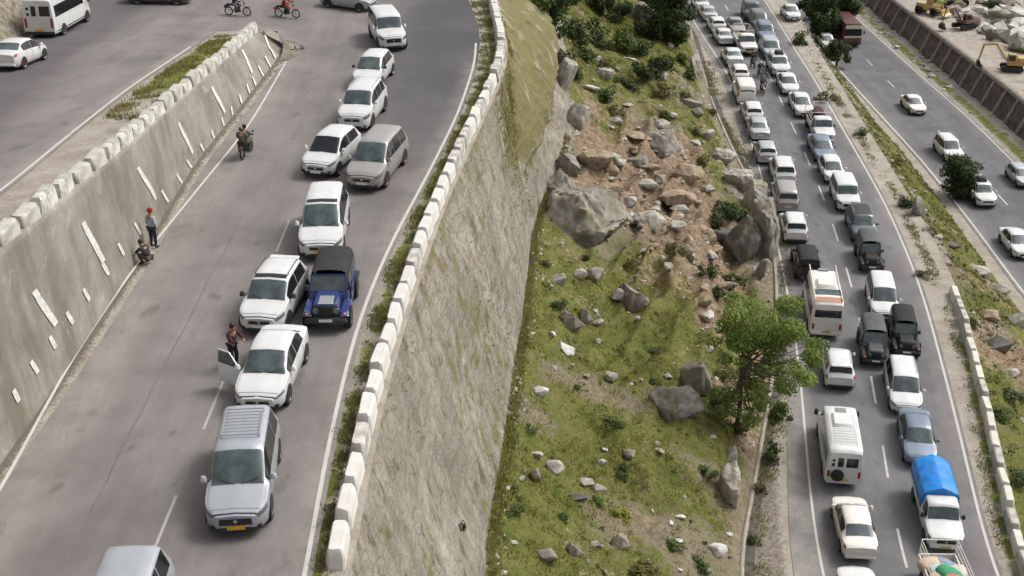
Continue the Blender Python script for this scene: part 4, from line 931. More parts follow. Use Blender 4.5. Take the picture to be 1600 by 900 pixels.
BL('suv', 'teal', 1351, 376, 'dark teal suv close behind a black jeep', opts=('blackroof',))
BL('boxsuv', 'white', 1326, 327, 'boxy white suv in front of the dark teal suv')
BL('hatch', 'white', 1305, 283, 'white hatchback tucked behind the boxy white suv')
BL('sedan', 'blue_grey', 1290, 250, 'grey blue sedan between the white hatchback and the truck with the brown load')
load_pk = BL('pickup', 'white', 1289, 220, 'white pickup piled with dark brown sacks', opts=('brown',))
BL('sedan', 'white', 1257, 180, 'white sedan behind the pickup with brown sacks')
BL('sedan', 'white', 1236, 146, 'white sedan behind another white sedan, ahead of the green pickup bed')
BL('suv', 'white', 1221, 117, 'white suv with a black roof box', opts=('roofbox',))
BL('mpv', 'pale_silver', 1208, 90, 'pale silver minivan behind the suv with the black roof box')
BL('suv', 'blue_grey', 1199, 64, 'slate grey suv in the dark row near the top of the right road')
BL('mpv', 'charcoal', 1190, 46, 'charcoal minivan in the dark row near the top of the right road', yaw=2)
BL('boxsuv', 'charcoal', 1176, 30, 'charcoal boxy suv heading the dark row near the top of the right road')
# lower road
gf = 'cars coming down the lower road'
FL = lambda k, c, x, y, l, **q: V_(k, c, x, y, l, 'F', q.pop('yaw', 0), road=EF0, group=gf, dy=5, **q)
FL('sedan', 'ivory', 1436, 177, 'ivory sedan in the far lane, alone on the lower road beside the ribbed wall')
FL('mpv', 'white', 1492, 251, 'white minivan with roof rails on the lower road behind the dark round tree', opts=('rails',))
FL('suv', 'white', 1542, 322, 'white suv with a dark roof box passing the dark round tree', opts=('roofbox',))
FL('sedan', 'white', 1600, 403, 'white sedan cut by the right edge, lowest on the lower road')
FL('hatch', 'silver', 1604, 291, 'silver hatchback cut by the right edge in the far lane of the lower road')
FL('sedan', 'white', 1241, 30, 'white sedan stopped on the lower road left of the dark trees')
FL('hatch', 'white', 1296, 74, 'white hatchback half hidden between two dark trees')
FL('bus', 'maroon', 1331, 70, 'maroon bus with cream front boards coming out from behind the dark trees')

# loads that lie in the pickup beds
def local(o, v): bpy.context.view_layer.update(); return o.matrix_world @ Vector(v)
def hull(seed, n=18, flat=1.):
    r = random.Random(seed); bm = bmesh.new()
    for _ in range(n):
        v = Vector((r.gauss(0, 1), r.gauss(0, 1), r.gauss(0, 1))).normalized()*r.uniform(.82, 1.08); bm.verts.new((v.x, v.y, v.z*flat))
    h = bmesh.ops.convex_hull(bm, input=bm.verts); 
    bmesh.ops.delete(bm, geom=list({g for g in h['geom_interior'] if isinstance(g, bmesh.types.BMVert)}), context='VERTS')
    bmesh.ops.bevel(bm, geom=list(bm.edges), offset=.07, segments=1, affect='EDGES', clamp_overlap=True)
    bmesh.ops.triangulate(bm, faces=bm.faces[:])
    bmesh.ops.subdivide_edges(bm, edges=bm.edges[:], cuts=1)
    for v in bm.verts: v.co += v.co.normalized()*r.uniform(-.035, .035)
    return bm
def hull_mesh(name, seed, m, n=18, flat=1., ang=28):
    bm = hull(seed, n, flat); me = bpy.data.meshes.new(name); bm.to_mesh(me); bm.free(); me.materials.append(m)
    me.polygons.foreach_set('use_smooth', [True]*len(me.polygons)); me.set_sharp_from_angle(angle=R(ang)); return me
def sack_mesh(name, m, seed):
    r = random.Random(seed); V = []; nu, nv = 12, 8
    for i in range(nv+1):
        t = math.pi*i/nv
        for j in range(nu):
            a = 2*math.pi*j/nu; sx = math.copysign(abs(math.cos(t))**.6, math.cos(t)); rad = math.sin(t)**.5
            V.append((sx*.5, rad*math.copysign(abs(math.cos(a))**.7, math.cos(a))*.3+r.uniform(-.02, .02), rad*math.sin(a)*.2+r.uniform(-.02, .02)))
    Fc = [(i*nu+j, i*nu+(j+1) % nu, (i+1)*nu+(j+1) % nu, (i+1)*nu+j) for i in range(nv) for j in range(nu)]
    me = bpy.data.meshes.new(name); me.from_pydata(V, [], Fc); me.materials.append(m); me.polygons.foreach_set('use_smooth', [True]*len(me.polygons)); me.update(); return me
M_BROWN = mat('brown_sacking', (.085, .035, .028), .9, var=.5, scale=3, bump=.4)
sk = [sack_mesh('sack', M_BROWN, s) for s in range(3)]
for i, (x, y, z) in enumerate([(-2.0,-.45,.95),(-2.0,.4,.95),(-1.2,-.42,.96),(-1.2,.42,.96),(-.6,-.4,.96),(-.6,.4,.96),(-1.9,0,1.3),(-1.2,-.35,1.3),(-1.2,.35,1.3),(-.6,0,1.3),(-1.6,.1,1.62),(-1.0,-.1,1.62)]):
    o = link('sack', sk[i % 3]); o.location = local(load_pk, (x, y, z)); o.rotation_euler = (0, 0, load_pk.rotation_euler.z+random.uniform(-.2, .2)+(1.57 if i % 3 == 0 else 0)); o.scale = (1.25, 1.25, 1.2)
    tag(o, 'dark brown stuffed sack heaped in the bed of the white pickup', 'sack', 'sacks heaped on the white pickup')
BAGC = [((.62, .58, .52), 'pale beige bundle among the luggage in the ivory pickup at the bottom right'), ((.45, .22, .15), 'rust brown bag at the front of the luggage in the ivory pickup'),
        ((.05, .30, .16), 'green bag in the luggage of the ivory pickup at the bottom right'), ((.55, .56, .60), 'pale grey bundle beside the green bag in the ivory pickup'),
        ((.50, .38, .28), 'tan box on the right side of the luggage in the ivory pickup'), ((.30, .33, .42), 'slate blue bag below the green bag in the ivory pickup'), ((.58, .45, .35), 'light tan sack at the back of the ivory pickup load')]
for i, ((c, l), (x, y, z)) in enumerate(zip(BAGC, [(-1.5,.5,1.02),(-.45,.1,1.25),(-1.1,.1,1.22),(-1.6,-.1,1.0),(-.7,-.5,1.05),(-1.9,.2,1.0),(-2.05,-.5,1.0)])):
    o = link('travel_bag', sack_mesh('travel_bag', mat('bag_%d' % i, c, .85, var=.25, bump=.3), 20+i)); o.location = local(PK, (x, y, z)); o.rotation_euler = (0, 0, i*1.1); o.scale = (1.15, 1.5, 1.5); tag(o, l, 'bag')

# ================================================================== ROCKS
M_ROCKP = mat('pale_stone', (.44, .41, .36), .9, scale=1.3, dark=(.25, .23, .195), bump=.6)
M_ROCKG = mat('grey_stone', (.29, .265, .235), .9, scale=1.1, dark=(.14, .12, .10), bump=.9)
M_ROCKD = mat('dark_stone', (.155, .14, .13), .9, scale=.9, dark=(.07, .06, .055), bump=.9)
M_ROCKW = mat('white_stone', (.60, .585, .55), .9, scale=1.3, dark=(.38, .36, .33), bump=.5)
M_ROCKB = mat('ochre_stone', (.36, .28, .20), .9, scale=1.3, dark=(.20, .145, .10), bump=.6)
from mathutils import noise as mn
def crag(px, py, wpx, hpx, c, label, seed, rz=0., tilt=0., deep=None, sink=.35, name='rock_outcrop'):
    p = at(px, py); k = depth(p)/F; sx, sz = wpx*k/2, hpx*k/2*.85; sy = deep if deep else (sx+sz)/2; V = []; nu, nv = 72, 44; rr_ = random.Random(seed*31)
    cuts = [(Vector((rr_.gauss(0, 1), rr_.gauss(0, 1), rr_.gauss(0, .7))).normalized(), rr_.uniform(.55, .88)) for _ in range(16)]
    for i in range(nv+1):
        t = math.pi*i/nv
        for j in range(nu):
            a = 2*math.pi*j/nu; d = Vector((math.sin(t)*math.cos(a), math.sin(t)*math.sin(a), math.cos(t)))
            q = max(abs(d.x), abs(d.y), abs(d.z)); d2 = d/(q**.55)                       # squarer than a ball
            v = Vector((d2.x*sx, d2.y*sy, d2.z*sz)); o3 = v*.55+Vector((seed*3.1, seed*1.7, 0))
            u = Vector((v.x/sx, v.y/sy, v.z/sz))
            for n_, h_ in cuts:
                e_ = u.dot(n_)-h_
                if e_ > 0: u = u-n_*e_*.93
            v = Vector((u.x*sx, u.y*sy, u.z*sz)); f = mn.fractal(o3, 1., 2., 4)
            g1 = mn.noise(Vector((v.x*3.2+v.z*.5, v.y*3.2, v.z*.5+seed))); g2 = abs(mn.noise(v*1.3+Vector((seed*9, 0, 0))))
            V.append(v*(1+.10*f+.085*g1-.05*max(0, .12-g2)/.12+.03*mn.noise(v*6)))
    Fc = [(i*nu+j, (i+1)*nu+j, (i+1)*nu+(j+1) % nu, i*nu+(j+1) % nu) for i in range(nv) for j in range(nu)]
    o = mesh(name, V, Fc, RM[c], None, 38); o.location = (p.x, p.y, p.z+sz*(1-2*sink)); o.rotation_euler = (0, tilt, rz); return tag(o, label, 'rock')
for m_ in (M_ROCKP, M_ROCKG, M_ROCKD, M_ROCKB):
    t_ = m_.node_tree; b_ = t_.nodes['Principled BSDF']; src = b_.inputs['Base Color'].links[0].from_socket
    ge = t_.nodes.new('ShaderNodeNewGeometry'); n_ = t_.nodes.new('ShaderNodeTexNoise'); n_.inputs['Scale'].default_value = .9; n_.inputs['Detail'].default_value = 7; n_.inputs['Roughness'].default_value = .7
    t_.links.new(ge.outputs['Position'], n_.inputs['Vector'])
    for lo_, hi_, f_, c_ in ((.50, .62, .7, (.13, .125, .045)), (.44, .34, .55, (.10, .085, .07))):
        r_ = t_.nodes.new('ShaderNodeMapRange'); r_.inputs[1].default_value = lo_; r_.inputs[2].default_value = hi_; r_.inputs[4].default_value = f_; t_.links.new(n_.outputs[0], r_.inputs[0])
        x_ = t_.nodes.new('ShaderNodeMix'); x_.data_type = 'RGBA'; x_.inputs[7].default_value = (*c_, 1); t_.links.new(r_.outputs[0], x_.inputs[0]); t_.links.new(src, x_.inputs[6]); src = x_.outputs[2]
    t_.links.new(src, b_.inputs['Base Color'])
RM = {'pale': M_ROCKP, 'grey': M_ROCKG, 'dark': M_ROCKD, 'white': M_ROCKW, 'ochre': M_ROCKB}
HULLS = {c: [hull_mesh('rock', 100+k*7+i, m, 14+2*(i % 3)) for i in range(6)] for k, (c, m) in enumerate(RM.items())}
def depth(p): return p.y*cP+(CZ-p.z)*sP
def rock(px, py, wpx, hpx, c, label, group=None, rz=None, deep=None, tilt=0., name='boulder', sink=.30, cat='rock', dz=0.):
    p = at(px, py); k = depth(p)/F; sx, sz = wpx*k/2, hpx*k/2*.82; sy = (deep*k/2 if deep else (sx+sz)/2)
    o = link(name, random.choice(HULLS[c])); o.location = (p.x, p.y, p.z+sz*(1-2*sink)+dz); o.scale = (sx, sy, sz)
    o.rotation_euler = (random.uniform(-.15, .15), tilt, random.uniform(-.4, .4) if rz is None else rz); return tag(o, label, cat, group)
for a in [
 (868,330,34,60,'pale','upright pale rock on the wall side of the big grey slab',0,.1),
 (985,320,30,26,'pale','pale rock just right of the big grey outcrop',0,0),
 (932,435,46,34,'grey','rounded grey boulder with a dark underside below the big slab outcrop',0,0),
 (905,432,30,26,'pale','pale rock touching the left of the rounded grey boulder',0,0),
 (968,466,34,26,'grey','flat grey rock leaning against the jagged boulder',0,.3),
 (873,440,30,26,'pale','triangular tan rock near the wall below the grey slab',0,0),
 (893,508,44,44,'grey','grey boulder clump with a hollow in the left part of the grass',0,0),
 (915,500,26,38,'grey','grey upright rock at the right of the hollowed boulder clump',0,0),
 (934,508,24,20,'pale','small tan pyramid rock right of the hollowed boulder clump',0,0),
 (884,548,36,24,'white','long whitish rock just below the hollowed boulder clump',-.5,.3),
 (864,524,12,22,'white','narrow whitish rock left of the hollowed boulder clump',0,0),
 (844,615,30,26,'white','smooth pale grey boulder alone near the foot of the wall',0,0),
 (868,734,36,30,'pale','cream egg shaped boulder low on the grass slope',.5,.4),
 (836,748,22,36,'grey','grey spike of rock left of the cream egg shaped boulder',0,0),
 (917,757,28,22,'pale','cream flat rock right of the cream egg shaped boulder',.4,.5),
 (905,780,30,18,'dark','dark flat rock below the cream flat rock',0,0),
 (955,592,34,24,'pale','cream wedge of rock in the middle of the grass slope',.5,.4),
 (1043,588,17,15,'white','white stone lying on top of the huge boulder',0,0),
 (1125,640,36,60,'dark','rock coloured dark as the shade between the huge boulder and the tree',0,0),  # dark stone colour stands in for the shadow beside the boulder
 (985,712,34,20,'grey','grey split rock under the middle of the grass slope',.3,.2),
 (940,725,18,16,'pale','small pale rock left of the grey split rock',0,0),
 (1063,808,24,12,'white','thin white slab lying alone low on the slope',.3,.1),
 (1060,846,19,13,'white','bright white stone below the thin white slab',0,0),
 (1120,862,36,32,'white','white speckled heap of stone near the bottom by the ditch',0,0),
 (898,865,30,34,'grey','grey hollow rock at the bottom of the grass slope',0,0),
 (968,855,36,40,'grey','mossy grey rock at the bottom middle of the slope',0,.3),
 (853,872,44,30,'grey','mossy grey rock at the bottom left beside the wall foot',0,0),
 (1143,715,22,40,'pale','slim pale pinnacle on top of the rock above the ditch',0,-.1),
 (1035,238,36,14,'white','white flat stone lying on the smooth grey slab',0,0),
 (1192,430,24,56,'grey','narrow fin at the lower end of the roadside outcrop',0,.35),
 (1130,372,34,40,'dark','dark rock buried in shrubs left of the roadside outcrop',0,0),
 (1106,500,22,34,'white','white rock standing above the bright green tree',0,0),
 (1138,528,36,8,'white','long thin white slab fallen beside the bright green tree',.7,.0),
 (1107,548,24,14,'pale','pale rock left of the bright green tree crown',0,0),
 (1075,385,20,34,'ochre','ochre rock low in the scree by an olive bush',0,0),
 (1100,475,30,26,'ochre','ochre rock at the lower end of the scree',0,0),
 (1062,330,38,20,'pale','pale ledge of rock in the middle of the scree',0,.2),
 (1010,290,44,20,'pale','pale ledge of rock at the upper left of the scree',0,.2),
 (1108,300,26,24,'pale','pale round rock at the right of the scree',0,0),
 (960,190,34,14,'pale','pale ledge among the bushes at the top of the slope',0,.2),
 (1015,262,40,16,'ochre','ochre ledge directly below the smooth grey slab',0,.1),
 (985,93,30,10,'white','white flat rock between the dark bushes high on the slope',0,.1),
 (922,138,40,10,'white','long white rock on the crest of the pale ridge',.5,.3),
 (1033,118,14,26,'grey','grey upright stone at the right of the dark bushes',0,0),
 (1082,100,20,32,'pale','pale round boulder by the roadside at the top of the hill',0,0),
 (1105,215,30,26,'pale','pale boulder on the roadside edge above the rock mound',0,0),
 (1088,180,24,22,'grey','grey boulder in a hollow beside the roadside track',0,0),
 (1435,335,24,60,'grey','long grey slab on the strip below the right road',-.1,0),
 (1487,385,30,16,'dark','dark flat boulder on the strip between the two roads',0,0),
 (1530,425,50,18,'pale','pale ledge near the top of the cream parapet row',0,.2),
 (1565,455,36,22,'pale','pale rock beside the lower road, right of the parapet top',0,.2),
 (1545,498,42,30,'ochre','ochre rock above the dark hollow behind the parapet',0,.2),
 (1590,505,36,34,'pale','pale rock at the right edge above the dark hollow',0,0),
 (1560,545,44,40,'dark','dark broken rock inside the hollow behind the parapet',0,0),
 (1582,585,30,16,'pale','pale rock at the right edge below the dark hollow',0,0),
 (1455,120,18,14,'white','white boulder at the foot of the ribbed river wall',0,0),
 (1467,118,0,0,'white','',0,0),
 (1483,137,14,9,'white','flat white boulder at the ribbed wall foot, right of the bigger one',0,0),
 (20,20,28,40,'ochre','brown boulder of the rocky bank at the top left corner',0,0),
 (3,30,22,34,'pale','pale boulder of the rocky bank at the left edge',0,0)]:
    if a[2]: rock(a[0], a[1], a[2], a[3], a[4], a[5], rz=a[6], tilt=a[7])
for i, a in enumerate([
 (905,350,165,150,'grey','wide grey craggy outcrop at the foot of the pale ridge beside the wall',.1,.15), (990,480,70,60,'grey','jagged grey boulder in the middle of the upper grass slope',.3,.3),
 (1058,645,96,72,'grey','huge dark fronted boulder beside the bright green tree',0,0), (1086,605,56,88,'grey','tall back block joined to the huge dark fronted boulder',0,.05),
 (1138,770,46,100,'pale','tall pale rock standing above the roadside drain',0,.05), (1040,232,84,40,'grey','smooth grey slab in the brown scree',0,.15),
 (1155,288,62,46,'pale','rounded pale mound of rock at the edge of the right road',0,0), (1176,325,40,80,'pale','pale top of the roadside outcrop',0,.2),
 (1188,392,62,150,'grey','main grey outcrop standing right beside the road, above the bright green tree',0,.2), (1160,400,56,120,'dark','dark flank of the roadside outcrop with shade put into its colour',0,.2),  # the flank's shade is painted by its darker stone colour
 (880,130,34,70,'pale','pale craggy rock at the upper end of the ridge by the tall wall',.2,.4), (900,190,46,70,'pale','pale craggy rock in the middle of the ridge by the tall wall',.2,.4), (885,262,50,60,'grey','grey craggy rock at the lower end of the ridge by the tall wall',.2,.3),
 (1075,275,60,30,'ochre','broad ochre ledge in the upper right of the scree',0,.1), (1000,215,60,26,'ochre','broad ochre ledge between the scree and the upper bushes',0,.1), (955,300,50,30,'ochre','ochre ledge right of the ridge by the tall wall',0,.1),
 (1090,120,26,60,'pale','pale roadside rock face at the top of the hill',0,0), (1010,30,40,50,'grey','grey rock face between the bushes at the top edge',0,0), (940,120,40,24,'pale','pale ledge below the bushes at the top left of the hill',0,0)]):
    crag(a[0], a[1], a[2], a[3], a[4], a[5], i+3, a[6], a[7], sink=.47 if a[2] > 40 and a[0] < 1060 and a[1] < 400 else .35)
for i, a in enumerate([(870,300,50,90,'pale','pale rock rib running down beside the tall wall above the wide outcrop',.1,.3), (930,255,70,46,'ochre','ochre shelf of rock at the upper left of the scree',.4,.2), (1065,310,70,34,'ochre','ochre shelf across the middle of the scree',.4,.2),
 (1020,345,60,36,'pale','pale shelf of rock low in the scree',.3,.2), (1105,375,40,40,'ochre','ochre block low in the scree near the dark bushes',.2,.1), (1125,250,50,36,'pale','pale shelf above the rounded pale rock mound',.4,.2), (1075,165,40,34,'grey','grey block at the upper right of the hill by the drain',.2,.2), (1000,255,44,26,'grey','grey shelf left below the smooth grey slab',.4,.2)]):
    crag(a[0], a[1], a[2], a[3], a[4], a[5], i+40, a[6], a[7], sink=.45)
def scatter(n, px0, px1, py0, py1, cond, s0, s1, cols, label, group, flat=.7):
    k = 0; tries = 0
    while k < n and tries < n*40:
        tries += 1; px, py = random.uniform(px0, px1), random.uniform(py0, py1)
        if not cond(px, py): continue
        s = s0*(s1/s0)**(random.random()**2.2)
        p = at(px, py); sc = s/2; o = link('rock', random.choice(HULLS[random.choice(cols)])); o.location = (p.x, p.y, p.z+sc*.25)
        o.scale = (sc*random.uniform(.8, 1.4), sc*random.uniform(.7, 1.2), sc*flat*random.uniform(.6, 1.1)); o.rotation_euler = (random.uniform(-.3, .3), random.uniform(-.3, .3), random.uniform(0, 6.3))
        tag(o, label, 'rock', group); k += 1
def inhill(px, py): p = at(px, py); return EW(p.y)+.5 < p.x < EH(p.y)-.6
scr = lambda px, py: inhill(px, py) and (((px-1040)/110)**2+((py-300-(px-1000)*.9)/95)**2 < 1)
scatter(66, 900, 1180, 130, 520, scr, .45, 1.6, ['pale', 'ochre', 'ochre', 'pale'], 'tan angular rock strewn over the brown scree patch of the hillside', 'rocks of the brown scree')
scatter(34, 760, 1180, 380, 900, inhill, .3, .8, ['white', 'pale', 'pale', 'grey'], 'small pale rock scattered on the green part of the hillside', 'rocks scattered on the grass slope')
scatter(28, 860, 1110, 20, 260, inhill, .4, 1.4, ['pale', 'grey', 'pale'], 'rock among the bushes at the top of the hillside', 'rocks among the upper bushes')
def inS(px, py): p = at(px, py); return EPR(p.y)+.55 < p.x < EPR(p.y)+2.2 and p.y > 71
scatter(20, 1210, 1500, 10, 460, inS, .4, .9, ['pale', 'white', 'ochre', 'pale'], 'stone in the rough line along the outer shoulder of the right road', 'stones along the right road shoulder')
def inS2(px, py): p = at(px, py); return EPR(p.y)+.9 < p.x < EF0(p.y)-1.4
scatter(22, 1230, 1600, 10, 900, inS2, .3, 1.1, ['pale', 'grey', 'ochre'], 'rock on the grassy strip between the right road and the lower road', 'rocks between the two roads')
def inF(px, py): p = at(px, py); return EF1(p.y)+.7 < p.x < EB(p.y)+.1
scatter(12, 1340, 1600, 20, 270, inF, .5, 1.1, ['pale', 'white', 'grey'], 'stone at the foot of the ribbed river wall', 'stones below the ribbed wall')
def inRv(px, py): p = at(px, py); return p.x > 56.5 and (px-1425)*.45+5 > py
scatter(40, 1425, 1600, 0, 92, inRv, 1.8, 4.6, ['white', 'white', 'pale', 'grey'], 'pale river boulder on the flood bed at the top right', 'boulders of the river bed', flat=.6)
# rubble where the striped wall ends
for i in range(12):
    o = link('rock', random.choice(HULLS['pale' if i % 3 else 'grey'])); a = random.uniform(-1.2, 1.4); r = random.uniform(.1, 1.1)
    o.location = (TIPX+.35+r*math.cos(a), TIPY+.2+r*math.sin(a)*1.2, .12); s = random.uniform(.18, .42); o.scale = (s, s*.8, s*.7); o.rotation_euler = (0, 0, random.uniform(0, 6)); tag(o, 'rubble stone heaped at the rounded end of the striped wall', 'rock', 'rubble at the wall end')

# ================================================================== PLANTS
def leafmat(name, c0, c1, trans=.25):
    m = bpy.data.materials.new(name); m.use_nodes = True; t = m.node_tree; b = t.nodes['Principled BSDF']; b.inputs['Roughness'].default_value = .65; b.inputs['Specular IOR Level'].default_value = .25
    a = t.nodes.new('ShaderNodeAttribute'); a.attribute_name = 'tint'; mx = t.nodes.new('ShaderNodeMix'); mx.data_type = 'RGBA'
    mx.inputs[6].default_value = (*c0, 1); mx.inputs[7].default_value = (*c1, 1); t.links.new(a.outputs['Fac'], mx.inputs[0]); t.links.new(mx.outputs[2], b.inputs['Base Color'])
    tr = t.nodes.new('ShaderNodeBsdfTranslucent'); t.links.new(mx.outputs[2], tr.inputs[0]); ms = t.nodes.new('ShaderNodeMixShader'); ms.inputs[0].default_value = trans
    t.links.new(b.outputs[0], ms.inputs[1]); t.links.new(tr.outputs[0], ms.inputs[2]); t.links.new(ms.outputs[0], t.nodes['Material Output'].inputs[0]); return m
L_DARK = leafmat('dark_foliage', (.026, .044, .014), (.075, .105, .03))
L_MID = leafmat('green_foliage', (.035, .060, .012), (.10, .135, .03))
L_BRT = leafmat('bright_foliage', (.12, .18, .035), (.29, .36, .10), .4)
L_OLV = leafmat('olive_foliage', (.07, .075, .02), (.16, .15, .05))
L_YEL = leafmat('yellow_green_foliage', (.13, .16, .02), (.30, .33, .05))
M_BARK = mat('bark', (.12, .09, .065), .95, var=.5, scale=6, bump=.6)
def quads(P, N_, size, aspect, tint, name, m, parent=None, seed=0):
    """leaf cards: centres P, normals N_"""
    r = np.random.default_rng(seed); n = len(P); up = r.normal(size=(n, 3)); U = np.cross(N_, up); U /= np.linalg.norm(U, axis=1)[:, None]+1e-9; W_ = np.cross(N_, U); W_ /= np.linalg.norm(W_, axis=1)[:, None]+1e-9
    s = size[:, None]; V = np.stack([P-U*s, P-W_*s*aspect, P+U*s, P+W_*s*aspect], 1).reshape(-1, 3)
    me = bpy.data.meshes.new(name); me.vertices.add(4*n); me.vertices.foreach_set('co', V.ravel()); me.loops.add(4*n); me.loops.foreach_set('vertex_index', np.arange(4*n, dtype=np.int32))
    me.polygons.add(n); me.polygons.foreach_set('loop_start', np.arange(0, 4*n, 4, dtype=np.int32)); me.update(); me.validate()
    a = me.attributes.new('tint', 'FLOAT', 'POINT'); a.data.foreach_set('value', np.repeat(np.clip(tint, 0, 1), 4)); me.materials.append(m); return me
def crown_mesh(lobes, n, leaf, m, seed, name='crown'):
    r = np.random.default_rng(seed); lobes = np.array(lobes, float); vol = (lobes[:, 3]*lobes[:, 4]*lobes[:, 5])**.67; li = r.choice(len(lobes), n, p=vol/vol.sum()); c = lobes[li]
    d = r.normal(size=(n, 3)); d /= np.linalg.norm(d, axis=1)[:, None]; rad = r.uniform(.45, 1.06, n)**.6
    rad *= 1+.18*np.sin(d[:, 0]*7+li)*np.cos(d[:, 2]*6+li*2)
    P = c[:, :3]+d*c[:, 3:6]*rad[:, None]; N_ = d+r.normal(size=(n, 3))*.55; N_[:, 2] += .35; N_ /= np.linalg.norm(N_, axis=1)[:, None]
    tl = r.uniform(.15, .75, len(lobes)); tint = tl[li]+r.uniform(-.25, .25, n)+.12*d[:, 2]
    return quads(P, N_, leaf*r.uniform(.6, 1.3, n), .6, tint, name, m, seed=seed)
def shrub_mesh(seed, m, n=520, leaf=.085):
    r = random.Random(seed); lobes = []
    for i in range(12):
        a = r.uniform(0, 6.28); q = r.uniform(0, .62); k = r.choice((.6, 1., 1.15)); lobes.append((1.25*q*math.cos(a), 1.25*q*math.sin(a), r.uniform(.1, .9)*(1-.4*q), r.uniform(.2, .42)*k, r.uniform(.2, .42)*k, r.uniform(.15, .36)*k))
    return crown_mesh(lobes, n, leaf, m, seed, 'foliage')
def stems(root, seed, h=.7, n=5, r0=.04, spread=.5, name='stem'):
    r = random.Random(seed); b = MB()
    for i in range(n):
        a = r.uniform(0, 6.28); q = r.uniform(.3, 1)*spread; b.cyl((0, 0, -.25), (q*.4*math.cos(a), q*.4*math.sin(a), h*.5), r0, r0*.7, 5, False); b.cyl((q*.4*math.cos(a), q*.4*math.sin(a), h*.5), (q*math.cos(a), q*math.sin(a), h), r0*.7, r0*.3, 5, False)
    return b.build(name, M_BARK, root)
SH = {}
def shrub(px, py, rpx, kind, label, group=None, tall=1., dense=1):
    m = {'dark': L_DARK, 'mid': L_MID, 'bright': L_BRT, 'olive': L_OLV, 'yellow': L_YEL}[kind]
    k = (kind, random.randrange(3), dense)
    if k not in SH: SH[k] = shrub_mesh(hash(k[0]) % 97*0+len(SH)*13+5, m, 620*dense, .085/(dense**.35))
    p = at(px, py+rpx*.5); s = 1.4*rpx*depth(p)/F
    root = empty('shrub', (p.x, p.y, p.z-.1*s), random.uniform(0, 6.3)); root.scale = (s, s, s*tall); link('foliage', SH[k], parent=root); stems(root, px)
    tag(root, label, 'shrub', group)
